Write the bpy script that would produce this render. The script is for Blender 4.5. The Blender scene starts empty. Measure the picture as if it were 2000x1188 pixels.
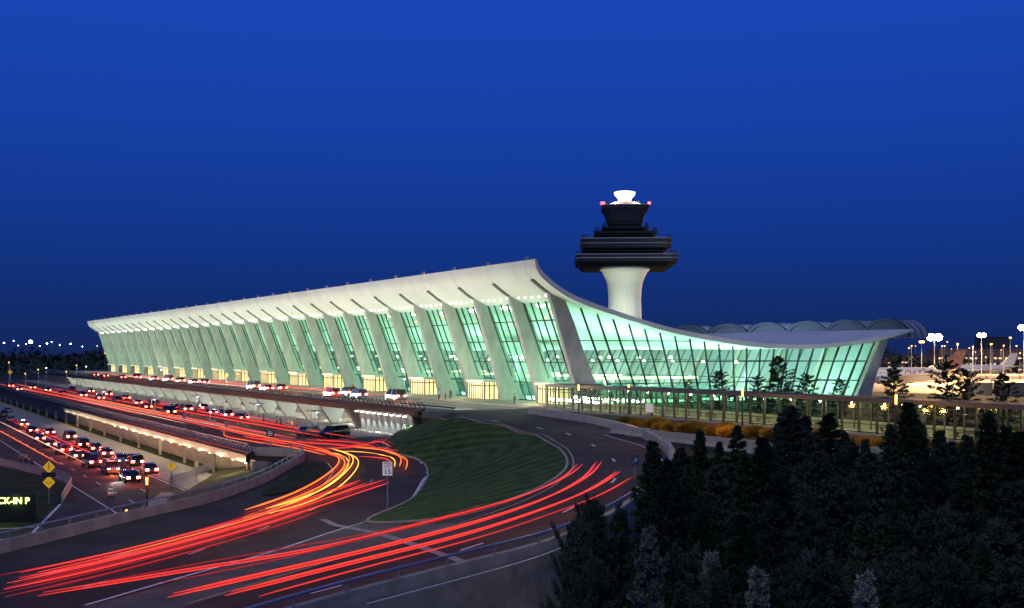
import bpy, bmesh, math, random
import numpy as np
from mathutils import Vector, Matrix
random.seed(7)
scene = bpy.context.scene
COL = scene.collection
F = 2283.0; HZ = 690.0; CH = 8.07
# ------------------------------------------------------------------ site frame
P0 = Vector((11.76, 179.0, 0)); TH = math.atan(1275/2283)
d1 = Vector((-math.sin(TH), math.cos(TH), 0)); d2 = Vector((math.cos(TH), math.sin(TH), 0))
A1 = math.atan2(d1.y, d1.x)
def B(w, t, z=0): return P0 + d2*w + d1*t + Vector((0, 0, z))
def S(px, py, z):
    Y = (CH-z)*F/(py-HZ); return Vector(((px-1000)/F*Y, Y, z))
def at(px, Y, z): return Vector(((px-1000)/F*Y, Y, z))
# ------------------------------------------------------------------ materials
MATS = {}
def mat(name, col, rough=.7, metal=0, var=0.0, scale=1.0, emit=None, es=0, bump=0, stretch=None, spec=.5, coat=0, rings=None):
    if name in MATS: return MATS[name]
    m = bpy.data.materials.new(name); m.use_nodes = True
    nt = m.node_tree; b = nt.nodes["Principled BSDF"]
    b.inputs["Base Color"].default_value = (*col, 1); b.inputs["Roughness"].default_value = rough
    b.inputs["Metallic"].default_value = metal; b.inputs["Specular IOR Level"].default_value = spec
    b.inputs["Coat Weight"].default_value = coat
    if emit: b.inputs["Emission Color"].default_value = (*emit, 1); b.inputs["Emission Strength"].default_value = es
    if var > 0 or bump > 0:
        tc = nt.nodes.new("ShaderNodeTexCoord"); mp = nt.nodes.new("ShaderNodeMapping")
        if stretch: mp.inputs["Scale"].default_value = stretch
        nt.links.new(tc.outputs["Object"], mp.inputs["Vector"])
        n = nt.nodes.new("ShaderNodeTexNoise"); n.inputs["Scale"].default_value = scale; n.inputs["Detail"].default_value = 8
        n.inputs["Roughness"].default_value = .65
        nt.links.new(mp.outputs[0], n.inputs["Vector"])
        r = nt.nodes.new("ShaderNodeValToRGB")
        r.color_ramp.elements[0].position = .3; r.color_ramp.elements[1].position = .7
        r.color_ramp.elements[0].color = (*[c*(1-var) for c in col], 1)
        r.color_ramp.elements[1].color = (*[min(1, c*(1+var)) for c in col], 1)
        src = n.outputs["Fac"]
        if rings:
            m2 = nt.nodes.new("ShaderNodeMapping"); m2.inputs["Location"].default_value = (-rings[0], -rings[1], 0); m2.inputs["Scale"].default_value = (1, 1, 0)
            nt.links.new(tc.outputs["Object"], m2.inputs["Vector"])
            wv = nt.nodes.new("ShaderNodeTexWave"); wv.wave_type = 'RINGS'; wv.rings_direction = 'SPHERICAL'; wv.inputs["Scale"].default_value = rings[2]; wv.inputs["Distortion"].default_value = .7; wv.inputs["Detail Scale"].default_value = .6
            nt.links.new(m2.outputs[0], wv.inputs["Vector"])
            mx = nt.nodes.new("ShaderNodeMix"); mx.data_type = 'FLOAT'; mx.inputs[0].default_value = .17
            nt.links.new(src, mx.inputs[2]); nt.links.new(wv.outputs["Fac"], mx.inputs[3]); src = mx.outputs[0]
        nt.links.new(src, r.inputs["Fac"]); nt.links.new(r.outputs["Color"], b.inputs["Base Color"])
        if bump > 0:
            bp = nt.nodes.new("ShaderNodeBump"); bp.inputs["Strength"].default_value = bump
            n2 = nt.nodes.new("ShaderNodeTexNoise"); n2.inputs["Scale"].default_value = scale*6
            nt.links.new(tc.outputs["Object"], n2.inputs["Vector"])
            nt.links.new(n2.outputs["Fac"], bp.inputs["Height"]); nt.links.new(bp.outputs[0], b.inputs["Normal"])
    MATS[name] = m; return m
def glassmat(name, tint, gloss=.12, diff=0, dcol=(.6, .65, .6)):
    m = bpy.data.materials.new(name); m.use_nodes = True; nt = m.node_tree
    for n in list(nt.nodes):
        if n.type == 'BSDF_PRINCIPLED': nt.nodes.remove(n)
    out = nt.nodes["Material Output"]
    t = nt.nodes.new("ShaderNodeBsdfTransparent"); t.inputs[0].default_value = (*tint, 1)
    g = nt.nodes.new("ShaderNodeBsdfGlossy"); g.inputs["Roughness"].default_value = .05
    mx = nt.nodes.new("ShaderNodeMixShader"); mx.inputs[0].default_value = gloss
    nt.links.new(t.outputs[0], mx.inputs[1]); nt.links.new(g.outputs[0], mx.inputs[2]); last = mx
    if diff > 0:   # pale fabric blinds behind the panes
        d = nt.nodes.new("ShaderNodeBsdfDiffuse"); d.inputs[0].default_value = (*dcol, 1)
        m2 = nt.nodes.new("ShaderNodeMixShader"); m2.inputs[0].default_value = diff
        nt.links.new(mx.outputs[0], m2.inputs[1]); nt.links.new(d.outputs[0], m2.inputs[2]); last = m2
    nt.links.new(last.outputs[0], out.inputs[0])
    MATS[name] = m; return m
def foliage(name, c1, c2):
    m = bpy.data.materials.new(name); m.use_nodes = True; nt = m.node_tree; b = nt.nodes["Principled BSDF"]
    b.inputs["Roughness"].default_value = .9; b.inputs["Specular IOR Level"].default_value = .05
    g = nt.nodes.new("ShaderNodeNewGeometry"); oi = nt.nodes.new("ShaderNodeObjectInfo")
    tc = nt.nodes.new("ShaderNodeTexCoord"); n = nt.nodes.new("ShaderNodeTexNoise"); n.inputs["Scale"].default_value = 1.1
    nt.links.new(tc.outputs["Object"], n.inputs["Vector"])
    a = nt.nodes.new("ShaderNodeMath"); a.operation = 'MULTIPLY_ADD'; a.inputs[1].default_value = .45
    nt.links.new(g.outputs["Random Per Island"], a.inputs[0]); nt.links.new(n.outputs["Fac"], a.inputs[2])
    a3 = nt.nodes.new("ShaderNodeMath"); a3.operation = 'ADD'; nt.links.new(a.outputs[0], a3.inputs[0]); nt.links.new(oi.outputs["Random"], a3.inputs[1])
    a2 = nt.nodes.new("ShaderNodeMath"); a2.operation = 'MULTIPLY'; a2.inputs[1].default_value = .42
    nt.links.new(a3.outputs[0], a2.inputs[0])
    r = nt.nodes.new("ShaderNodeValToRGB"); r.color_ramp.elements[0].position = .25; r.color_ramp.elements[1].position = .85
    r.color_ramp.elements[0].color = (*c1, 1); r.color_ramp.elements[1].color = (*c2, 1)
    nt.links.new(a2.outputs[0], r.inputs[0]); nt.links.new(r.outputs[0], b.inputs["Base Color"])
    MATS[name] = m; return m
M_conc = mat("white_concrete", (.60, .62, .56), .75, var=.12, scale=.12, bump=.03, stretch=(1, 1, .4))
M_col = mat("column_concrete", (.37, .36, .32), .85, var=.28, scale=.35, bump=.12, stretch=(1, 1, .35))
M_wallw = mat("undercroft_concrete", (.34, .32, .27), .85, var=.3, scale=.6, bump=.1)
M_barr = mat("barrier_concrete", (.40, .34, .25), .85, var=.28, scale=.8, bump=.1, spec=.2)
M_asph = mat("asphalt", (.062, .053, .041), .85, var=.4, scale=.22, bump=.15, spec=.15)
M_gore = mat("worn_asphalt", (.13, .115, .09), .85, var=.3, scale=.5, bump=.15, spec=.15)
M_pave = mat("concrete_pavement", (.32, .285, .23), .8, var=.2, scale=.5, bump=.08, spec=.2)
GC = S(700, 925, -4)
M_grass = mat("grass", (.052, .088, .022), .95, var=.6, scale=.7, bump=.6, spec=.1, rings=(GC.x, GC.y, .14))
M_dgrass = mat("dark_grass", (.035, .045, .016), .95, var=.5, scale=.4, bump=.5, spec=.1)
M_line = mat("road_paint", (.8, .77, .68), .6, var=.2, scale=3)
M_dark = mat("dark_metal", (.02, .022, .025), .5, metal=.3)
M_steel = mat("galvanised_steel", (.35, .36, .38), .45, metal=.7, var=.1, scale=2)
M_frame = mat("window_frame_metal", (.02, .03, .03), .5)
M_glass = glassmat("facade_glass", (.64, .90, .80), .06)
M_eglass = glassmat("end_wall_glass", (.72, .96, .87), .05)
M_rglass = glassmat("rear_glass_with_blinds", (.76, .96, .88), .05, .45)
M_wglass = glassmat("walkway_glass", (.72, .84, .74), .07)
M_floor = mat("terrazzo_floor", (.50, .52, .48), .35, var=.1, scale=1)
M_tower = mat("tower_dark_cladding", (.016, .015, .015), .4, var=.3, scale=.5)
M_towglass = mat("tower_dark_glass", (.01, .012, .018), .08)
M_black = mat("black_paint", (.01, .01, .01), .4)
M_warm = mat("warm_lamp", (1, .8, .5), emit=(1, .70, .30), es=12)
M_yel = mat("vestibule_glow", (.8, .7, .4), .6, emit=(1, .80, .38), es=1.0, var=.25, scale=.8)
M_white = mat("white_lamp", (1, 1, 1), emit=(1, .97, .9), es=12)
M_green = mat("green_white_lamp", (1, 1, 1), emit=(.85, 1, .88), es=12)
M_ceil = mat("walkway_ceiling_lamp", (1, 1, 1), emit=(1, .95, .62), es=5)
M_red = mat("red_lamp", (.5, .01, .01), .3, emit=(1, .03, .03), es=14)
M_orange = mat("orange_lamp", (1, .5, .1), emit=(1, .42, .06), es=5)
M_wood = mat("bark", (.05, .04, .03), .95, var=.3, scale=4)
# ------------------------------------------------------------------ mesh builder
class MB:
    def __init__(s): s.v = []; s.f = []; s.m = []
    def quad(s, *p, m=0):
        n = len(s.v); s.v += [tuple(q) for q in p]; s.f.append(tuple(range(n, n+len(p)))); s.m.append(m)
    def box(s, c, size, ax=None, m=0, taper=1.0):
        if ax is None: ax = (Vector((1, 0, 0)), Vector((0, 1, 0)), Vector((0, 0, 1)))
        n = len(s.v); c = Vector(c)
        for k in (-1, 1):
            tp = taper if k == 1 else 1
            for (i, j) in ((-1, -1), (1, -1), (1, 1), (-1, 1)):
                s.v.append(tuple(c+ax[0]*(i*size[0]/2*tp)+ax[1]*(j*size[1]/2*tp)+ax[2]*(k*size[2]/2)))
        for f in ((0, 3, 2, 1), (4, 5, 6, 7), (0, 1, 5, 4), (1, 2, 6, 5), (2, 3, 7, 6), (3, 0, 4, 7)):
            s.f.append(tuple(n+i for i in f)); s.m.append(m)
    def bar(s, a, b, w, h=None, m=0):
        a = Vector(a); b = Vector(b); h = h or w; z = (b-a).normalized()
        up = Vector((0, 0, 1)) if abs(z.z) < .95 else Vector((1, 0, 0))
        x = z.cross(up).normalized(); y = x.cross(z).normalized()
        s.box((a+b)/2, (w, h, (b-a).length), (x, y, z), m)
    def cyl(s, a, b, r1, r2=None, n=10, m=0, caps=True):
        a = Vector(a); b = Vector(b); r2 = r1 if r2 is None else r2; z = (b-a).normalized()
        up = Vector((0, 0, 1)) if abs(z.z) < .95 else Vector((1, 0, 0))
        x = z.cross(up).normalized(); y = x.cross(z).normalized(); k = len(s.v)
        for c, r in ((a, r1), (b, r2)):
            for i in range(n):
                t = 2*math.pi*i/n; s.v.append(tuple(c+x*r*math.cos(t)+y*r*math.sin(t)))
        for i in range(n):
            j = (i+1) % n; s.f.append((k+i, k+n+i, k+n+j, k+j)); s.m.append(m)
        if caps: s.f.append(tuple(k+i for i in range(n))); s.f.append(tuple(k+n+i for i in reversed(range(n)))); s.m += [m, m]
    def ball(s, c, r, n=8, m=0, sz=1):
        c = Vector(c); k = len(s.v); R = n//2
        for i in range(R+1):
            ph = math.pi*i/R
            for j in range(n):
                t = 2*math.pi*j/n; s.v.append((c.x+r*math.sin(ph)*math.cos(t), c.y+r*math.sin(ph)*math.sin(t), c.z+r*sz*math.cos(ph)))
        for i in range(R):
            for j in range(n):
                q = (j+1) % n; s.f.append((k+i*n+j, k+(i+1)*n+j, k+(i+1)*n+q, k+i*n+q)); s.m.append(m)
    def loft(s, secs, m=0, caps=True, closed=True):
        k = len(s.v); n = len(secs[0])
        for q in secs: s.v += [tuple(p) for p in q]
        for i in range(len(secs)-1):
            for j in range(n if closed else n-1):
                q = (j+1) % n; s.f.append((k+i*n+j, k+i*n+q, k+(i+1)*n+q, k+(i+1)*n+j)); s.m.append(m)
        if caps and closed:
            s.f.append(tuple(k+j for j in reversed(range(n)))); s.f.append(tuple(k+(len(secs)-1)*n+j for j in range(n))); s.m += [m, m]
    def prism(s, prof, a, b, m=0):
        s.loft([[Vector(p)+a for p in prof], [Vector(p)+b for p in prof]], m)
    def mesh(s, name, mats, smooth=False, fix=True):
        me = bpy.data.meshes.new(name); me.from_pydata(s.v, [], s.f)
        mats = mats if isinstance(mats, (list, tuple)) else [mats]
        for x in mats: me.materials.append(x)
        if len(mats) > 1: me.polygons.foreach_set("material_index", s.m)
        if smooth: me.polygons.foreach_set("use_smooth", [True]*len(me.polygons))
        if fix:
            bm = bmesh.new(); bm.from_mesh(me); bmesh.ops.recalc_face_normals(bm, faces=bm.faces); bm.to_mesh(me); bm.free()
        me.update(); return me
def link(o): COL.objects.link(o); return o
def thing(name, label, category, group=None, loc=(0, 0, 0), rot=0, mesh=None):
    o = bpy.data.objects.new(name, mesh); o.location = loc; o.rotation_euler = (0, 0, rot)
    o["label"] = label; o["category"] = category
    if group: o["group"] = group
    return link(o)
def part(name, mesh, parent, loc=None, rot=None, stuff=False):
    o = bpy.data.objects.new(name, mesh); o.parent = parent
    if loc is not None: o.location = loc
    if rot is not None: o.rotation_euler = rot
    if stuff: o["kind"] = "stuff"
    return link(o)
def structure(name, mesh):
    o = bpy.data.objects.new(name, mesh); o["kind"] = "structure"; return link(o)
def clone(root, loc, rot=0, scale=None, label=None):
    def rec(o, par):
        c = o.copy(); COL.objects.link(c)
        if par: c.parent = par
        for ch in o.children: rec(ch, c)
        return c
    r = rec(root, None); r.location = loc; r.rotation_euler = (0, 0, rot)
    if scale: r.scale = scale if isinstance(scale, (tuple, list)) else (scale,)*3
    if label: r["label"] = label
    return r
def lamp(kind, loc, power, color=(1, 1, 1), radius=.15, target=None, cone=90, name="lamp_light", blend=.6):
    l = bpy.data.lights.new(name, kind); l.energy = power; l.color = color
    if kind != 'AREA': l.shadow_soft_size = radius
    o = bpy.data.objects.new(name, l); o.location = loc; link(o)
    if kind == 'SPOT': l.spot_size = math.radians(cone); l.spot_blend = blend
    if target is not None: o.rotation_euler = (Vector(target)-Vector(loc)).to_track_quat('-Z', 'Y').to_euler()
    return o
def smooth(pts, per=8):
    pts = [Vector(p) for p in pts]; out = []
    q = [pts[0]*2-pts[1]]+pts+[pts[-1]*2-pts[-2]]
    for i in range(1, len(q)-2):
        for k in range(per):
            t = k/per; a, b, c, d = q[i-1], q[i], q[i+1], q[i+2]
            out.append(.5*((2*b)+(c-a)*t+(2*a-5*b+4*c-d)*t*t+(-a+3*b-3*c+d)*t**3))
    out.append(pts[-1]); return out
def relax(p, n=12, closed=False):
    p = [v.copy() for v in p]; m = len(p)
    for _ in range(n):
        q = [v.copy() for v in p]
        for i in range(m):
            if not closed and i in (0, m-1): continue
            q[i] = p[i]*.5+(p[(i-1) % m]+p[(i+1) % m])*.25
        p = q
    return p
def resample(path, step):
    out = [path[0].copy()]; acc = 0
    for a, b in zip(path, path[1:]):
        L = (b-a).length
        if L == 0: continue
        d = step-acc
        while d <= L: out.append(a.lerp(b, d/L)); d += step
        acc = L-(d-step)
    return out
def side(path, i):
    a = path[max(0, i-1)]; b = path[min(len(path)-1, i+1)]; d = (b-a); d.z = 0; d.normalize()
    return Vector((-d.y, d.x, 0))
def sweep(path, prof, absz=None):
    mb = MB(); secs = []
    for i, p in enumerate(path):
        n = side(path, i)
        secs.append([Vector((p.x+n.x*o, p.y+n.y*o, (absz if z is None else p.z+z))) for o, z in prof])
    mb.loft(secs); return mb
def tube(path, r, n=6):
    mb = MB(); secs = []; N_ = len(path)
    for i, p in enumerate(path):
        s_ = side(path, i); u = Vector((0, 0, 1)); q = r*min(1, .25+i/6, .25+(N_-1-i)/6)
        secs.append([p+s_*q*math.cos(2*math.pi*k/n)+u*q*math.sin(2*math.pi*k/n) for k in range(n)])
    mb.loft(secs); return mb
# ------------------------------------------------------------------ terrain height (thin plate spline through levels)
Opts = [(1000, 803, 0), (1100, 818, 0), (1200, 838, -.2), (1270, 862, -.4), (1312, 895, -.8), (1300, 935, -1.2), (1225, 1000, -1.9), (1090, 1068, -2.6), (870, 1128, -3.2), (640, 1190, -3.6), (400, 1265, -3.9), (100, 1370, -4)]
Ipts = [(880, 819, -.1), (980, 830, -.15), (1050, 850, -.35), (1098, 875, -.6), (1115, 900, -.9), (1108, 925, -1.2), (1040, 968, -1.9), (900, 1015, -2.7), (740, 1065, -3.3), (560, 1115, -3.7), (300, 1190, -4)]
flat4 = [(590, 893), (700, 880), (760, 872), (830, 905), (836, 930), (800, 975), (700, 1020), (500, 1010), (300, 1080), (0, 1130), (0, 1250), (150, 1190), (450, 920), (600, 950), (-200, 1150), (745, 862), (560, 870), (690, 858)]
ctrl = [S(*p) for p in Opts+Ipts]+[S(x, y, -4) for x, y in flat4]
ctrl += [B(-57, -15, -4), B(-57, 2, -4), B(-40, 2, -4), B(-33.5, 0, -4), B(-28, -6, -.3), B(-31.5, -5, -2.6), B(-20, -4, 0), B(-5, -4, 0), B(0, -40, 0), B(0, -100, 0), B(-11, -70, 0), B(-20, -60, 0), B(-28, -86, 0), B(-26, -110, 0), B(-12, -30, 0)]
cx = np.array([[p.x, p.y] for p in ctrl]); cz = np.array([p.z for p in ctrl]); N = len(ctrl)
def phi(r2): return np.where(r2 > 1e-9, .5*r2*np.log(np.maximum(r2, 1e-9)), 0)
Km = phi(((cx[:, None]-cx[None])**2).sum(-1))+np.eye(N)*8
Pm = np.hstack([np.ones((N, 1)), cx]); Lm = np.zeros((N+3, N+3)); Lm[:N, :N] = Km; Lm[:N, N:] = Pm; Lm[N:, :N] = Pm.T
W = np.linalg.solve(Lm, np.concatenate([cz, np.zeros(3)]))
def h(x, y):
    r2 = ((cx-np.array([x, y]))**2).sum(1)
    v = float(phi(r2) @ W[:N]+W[N]+W[N+1]*x+W[N+2]*y); return max(-4.0, min(0.0, v))
def hit(px, py, off=0):
    Y = 45.0; st_ = 1.0
    def above(Y): return CH-(py-HZ)/F*Y > h((px-1000)/F*Y, Y)
    while Y < 400 and above(Y): Y += st_
    a, b = Y-st_, Y
    for _ in range(9):
        c = (a+b)/2
        if above(c): a = c
        else: b = c
    Y = b; return Vector(((px-1000)/F*Y, Y, h((px-1000)/F*Y, Y)+off))
def drape(path, off): return [Vector((p.x, p.y, h(p.x, p.y)+off)) for p in path]
def drape_poly(name, outline, off, mat_, step=1.5, zf=None):
    bm = bmesh.new(); vs = [bm.verts.new((p.x, p.y, 0)) for p in outline]; f = bm.faces.new(vs)
    bmesh.ops.triangulate(bm, faces=[f])
    xs = [p.x for p in outline]; ys = [p.y for p in outline]
    def cut(a, b, nrm):
        v = math.ceil(a/step)*step
        while v < b:
            co = (v, 0, 0) if nrm[0] else (0, v, 0)
            bmesh.ops.bisect_plane(bm, geom=bm.verts[:]+bm.edges[:]+bm.faces[:], dist=1e-5, plane_co=co, plane_no=nrm); v += step
    cut(min(xs), max(xs), (1, 0, 0)); cut(min(ys), max(ys), (0, 1, 0))
    zf = zf or h
    for v in bm.verts: v.co.z = zf(v.co.x, v.co.y)+off
    for f in bm.faces:
        if f.normal.z < 0: f.normal_flip()
        f.smooth = True
    bmesh.ops.recalc_face_normals(bm, faces=bm.faces)
    me = bpy.data.meshes.new(name); bm.to_mesh(me); bm.free(); me.materials.append(mat_); return me
def ribbon(path, w, off, zfun=None):
    mb = MB(); path = resample(path, 1.0); secs = []
    for i, p in enumerate(path):
        n = side(path, i); a = p+n*w/2; b = p-n*w/2
        za = (h(a.x, a.y) if zfun is None else zfun)+off; zb = (h(b.x, b.y) if zfun is None else zfun)+off
        secs.append([(a.x, a.y, za), (b.x, b.y, zb)])
    mb.loft(secs, closed=False, caps=False); return mb
# ------------------------------------------------------------------ ground
g = MB(); g.quad((-4000, -200, -8), (4000, -200, -8), (4000, 9000, -8), (-4000, 9000, -8)); structure("ground", g.mesh("ground", M_dgrass))
Osm = smooth([S(*p) for p in Opts], 8); Ism = smooth([S(*p) for p in Ipts], 8)
par_px = [(-260, 1155), (-120, 1112), (0, 1082), (130, 1050), (270, 1015), (400, 984), (500, 950), (565, 915), (592, 897), (570, 889), (495, 886)]
Par = smooth([S(x, y, -4) for x, y in par_px], 8)
outl = list(reversed(Par))
edge = list(reversed(Osm))
k = min(range(len(edge)), key=lambda i: (edge[i]-S(1312, 895, -.8)).length)
outline = [B(-57, 1)]+outl+[S(-200, 1400, -4)]+edge[:k+1]+[B(-30, -84), B(-27, -125), B(1.9, -125), B(1.9, -3), B(-29.2, -3), B(-29.2, 1)]
structure("road", drape_poly("road", outline, 0, M_asph, 2.0))
bed = [S(1215, 836, -.2), S(1285, 862, -.4), S(1325, 893, -.8), B(-30.5, -84), B(-28, -124), B(-14, -124), B(-14, -22)]
structure("planting_bed_ground", drape_poly("bed", bed, .05, mat("bed_grass", (.035, .045, .018), .95, var=.5, scale=1.2, bump=.4, spec=.1), 2.0))
g = MB(); g.quad(B(1.9, -125, -.03), B(90, -125, -.03), B(90, 420, -.03), B(1.9, 420, -.03))
g.quad(B(90, -125, -.03), B(90, -125, -8), B(90, 420, -8), B(90, 420, -.03)); structure("terrace_ground", g.mesh("terr", M_dgrass))
g = MB(); g.quad(B(-57, 1, -4), B(-18, 1, -4), B(-18, 420, -4), B(-57, 420, -4)); structure("arrivals_road", g.mesh("mid", M_asph))
for w0, w1, t0 in ((-35.5, -18, 6), (-57, -53.5, -12)):
    g = MB(); c = B((w0+w1)/2, (t0+400)/2, -3.93); g.box(c, (w1-w0, 400-t0, .14), (d2, d1, Vector((0, 0, 1)))); structure("pavement", g.mesh("pave", M_pave))
g = MB(); g.box(B(-45, 110, -3.93), (2.4, 190, .14), (d2, d1, Vector((0, 0, 1)))); structure("pavement", g.mesh("island", M_pave))
deck = MB(); ax = (d2, d1, Vector((0, 0, 1)))
deck.box(B(-13.6, 206, -.45), (31.2, 418, .9), ax); structure("departures_road", deck.mesh("deck", mat("deck_concrete", (.20, .185, .155), .7, var=.3, scale=.25, bump=.1, spec=.2)))
g = MB(); g.box(B(-5.5, 195, .07), (11.5, 396, .14), ax); structure("pavement", g.mesh("uppave", M_pave))
low = [B(-100, -70, -7.99), B(-60, -70, -7.99), B(-60, 420, -7.99), B(-100, 420, -7.99)]
g = MB(); g.quad(*low); structure("lower_road", g.mesh("low", M_asph))
g = MB(); g.box(B(-60.5, 195, -7.93), (7, 430, .14), ax); structure("pavement", g.mesh("lowpave", M_pave))
bk = MB()
bp = [S(495, 890, -4.1), S(575, 893, -4.1), S(590, 900, -4.1), S(500, 952, -4.2), S(400, 985, -4.3), S(280, 1012, -4.4)]
bq = [S(440, 905, -7.97), S(430, 915, -7.97), S(400, 935, -7.97), S(345, 968, -7.97), S(318, 985, -7.97), S(240, 1022, -7.97)]
for i in range(5): bk.quad(bp[i], bp[i+1], bq[i+1], bq[i])
structure("grass_bank", bk.mesh("bank", mat("bank_grass", (.07, .07, .028), .95, var=.5, scale=.6, bump=.5, spec=.1), smooth=True))
# ------------------------------------------------------------------ grass islands, lines
isl_px = [(748, 862), (775, 846), (815, 828), (870, 821), (930, 826), (985, 833), (1045, 852), (1090, 876), (1108, 900), (1100, 925), (1040, 962), (960, 992), (880, 1014), (800, 1021), (705, 1021), (775, 992), (818, 962), (836, 932), (828, 905), (800, 890), (760, 882)]
isl = [hit(*p) for p in isl_px]; isl = relax(resample(smooth(isl+[isl[0]], 6), .8), 14, True)
structure("grass_island", drape_poly("grass", isl, .12, M_grass, 1.5))
kb = drape(isl+[isl[0]], 0)
structure("kerb", sweep(kb, [(-.1, -.1), (-.1, .14), (.1, .14), (.1, -.1)]).mesh("kerb", M_barr))
tri_px = [(505, 972), (560, 935), (600, 905), (632, 905), (640, 925), (615, 948), (560, 965)]
tri = [S(x, y, -4) for x, y in tri_px]; tri = relax(resample(smooth(tri+[tri[0]], 6), .8), 6, True)
structure("grass_island", drape_poly("grass2", tri, .12, M_dgrass, 2))
gore_px = [(705, 1024), (800, 1026), (905, 1022), (800, 1052), (640, 1100), (480, 1150), (350, 1190), (150, 1190), (300, 1150), (480, 1095), (600, 1055)]
structure("painted_gore", drape_poly("gore", [hit(*p) for p in gore_px], .02, M_gore, 2))
def line_px(pts, w=.18, off=.035, dash=None, name="road_marking", m=None):
    p = relax(resample(smooth([hit(*q) for q in pts], 6), .5), 30)
    if dash is None: structure(name, ribbon(p, w, off).mesh(name, m or M_line))
    else:
        mb = MB(); L = int(dash[0]/.5); G = int((dash[0]+dash[1])/.5)
        for i in range(0, len(p)-L, G):
            seg = p[i:i+L+1]; r = ribbon(seg, w, off); b = len(mb.v); mb.v += r.v; mb.f += [tuple(b+q for q in f) for f in r.f]; mb.m += r.m
        structure(name, mb.mesh(name, m or M_line))
line_px([(745, 876), (790, 887), (822, 900), (833, 930), (808, 970), (755, 1003), (680, 1030), (560, 1070), (420, 1110), (280, 1150), (150, 1188)], .22)
line_px([(900, 817), (990, 831), (1060, 849), (1105, 875), (1120, 900), (1112, 925), (1045, 970), (905, 1021), (740, 1070), (560, 1122), (340, 1188)], .13, m=mat("worn_yellow_paint", (.45, .38, .2), .7, var=.3, scale=3))
line_px([(960, 822), (1060, 838), (1130, 858), (1180, 884), (1206, 910), (1195, 945), (1085, 1010), (925, 1068), (655, 1148), (500, 1188)], .18, dash=(3, 8))
line_px([(1180, 850), (1255, 872), (1295, 900), (1285, 935), (1215, 1003), (1085, 1077), (860, 1142), (700, 1185)], .13)
line_px([(760, 900), (745, 925), (700, 955), (600, 1000), (450, 1055), (280, 1115), (60, 1175)], .15, dash=(3, 7))
line_px([(640, 905), (650, 925), (610, 962), (520, 1000), (380, 1045), (200, 1095), (0, 1145)], .12)
line_px([(630, 1015), (700, 1035), (800, 1062), (860, 1083), (945, 1112)], .55, off=.03, name="expansion_joint", m=mat("joint_concrete", (.3, .28, .25), .8, var=.3, scale=3))
line_px([(760, 875), (600, 866), (520, 851)], .15)
M_tar = mat("tar_seam", (.018, .017, .016), .6)
for pts in ([(1000, 835), (1090, 856), (1150, 885), (1165, 915), (1130, 955), (1020, 1002), (880, 1050), (700, 1105), (540, 1160)], [(1060, 830), (1170, 856), (1240, 885), (1255, 915), (1215, 965), (1100, 1030), (900, 1095)], [(700, 975), (560, 1030), (400, 1085), (200, 1140), (40, 1180)], [(1230, 930), (1130, 935)], [(1100, 1000), (1040, 975)], [(420, 1065), (470, 1110)], [(240, 1105), (280, 1150)]):
    line_px(pts, .07, off=.03, name="tar_seam", m=M_tar)
for w in (-48.7, -41.5, -38.2):
    mb = MB()
    for t in range(4, 330, 12): mb.box(B(w, t, -3.99), (.15, 3, .006), ax)
    structure("road_marking", mb.mesh("dash", M_line))
mb = MB()
for w in (-64.3, -75, -90): mb.box(B(w, 110, -7.98), (.16, 330, .006), ax)
for t in range(-40, 250, 10):
    for w in (-68.5, -71.8): mb.box(B(w, t, -7.98), (.15, 3, .006), ax)
a = S(0, 1033, -7.98); b = S(68, 1030, -7.98); c = S(118, 985, -7.98); e = S(30, 1075, -7.98)
mb.bar(a, b, .25, .006); mb.bar(c, e, .25, .006); mb.bar(S(-20, 1052, -7.98), S(50, 1058, -7.98), .25, .006)
structure("road_marking", mb.mesh("lowmark", M_line))
mb = MB(); mb.box(B(-14.5, 195, .004), (.15, 396, .008), ax)
for t in range(0, 380, 10): mb.box(B(-20.5, t, .004), (.15, 3, .008), ax)
structure("road_marking", mb.mesh("upmark", M_line))
g = MB(); sp = [S(255, 1005, -7.9), S(315, 962, -7.9), S(340, 962, -7.9), S(300, 1012, -7.9)]
g.quad(*sp); structure("footpath", g.mesh("fp", M_pave))
# ------------------------------------------------------------------ parapets and rails
def rail_on(root, path, z0, height, step, m, r=.05, bars=1):
    pp = resample(path, step)
    pm = MB(); pm.box((0, 0, height/2), (.12, .12, height)); pme = pm.mesh("post", m)
    for i, p in enumerate(pp[:95]): part("post", pme, root, (p.x, p.y, p.z+z0))
    for k in range(bars):
        q = [v+Vector((0, 0, z0+height-k*.35)) for v in path]; part("rail", tube(q, r, 6).mesh("rail", m), root)
r = thing("parapet_wall", "curved grey concrete road parapet topped by a metal rail", "wall")
Pd = resample(Par, 1.0)
part("wall", sweep(Pd, [(-.2, None), (-.2, .8), (.15, .8), (.22, .1), (.22, None)], absz=-8.05).mesh("w", M_barr), r)
rail_on(r, Pd, .8, .45, 3.0, M_steel, .06)
r = thing("parapet_wall", "curved concrete ramp parapet with steel guard rail above a retaining wall", "wall")
kk = min(range(len(Osm)), key=lambda i: (Osm[i]-S(1312, 895, -.8)).length)
Od = resample(Osm[kk-4:], 1.0)
part("wall", sweep(Od, [(-.3, None), (-.3, .55), (.1, .55), (.15, 0), (.15, None)], absz=-8.05).mesh("w", M_barr), r)
rail_on(r, Od, .55, .5, 3.2, M_steel, .08)
M_pb = mat("pale_barrier", (.40, .36, .29), .8, var=.25, scale=1, bump=.1)
mbp = sweep(resample(Osm[3:kk+2], .8), [(-.35, -.3), (-.2, .85), (.2, .85), (.35, -.3)])
thing("concrete_barrier_wall", "pale curved concrete barrier along the ramp's outer edge", "barrier", mesh=mbp.mesh("b", M_pb))
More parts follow.
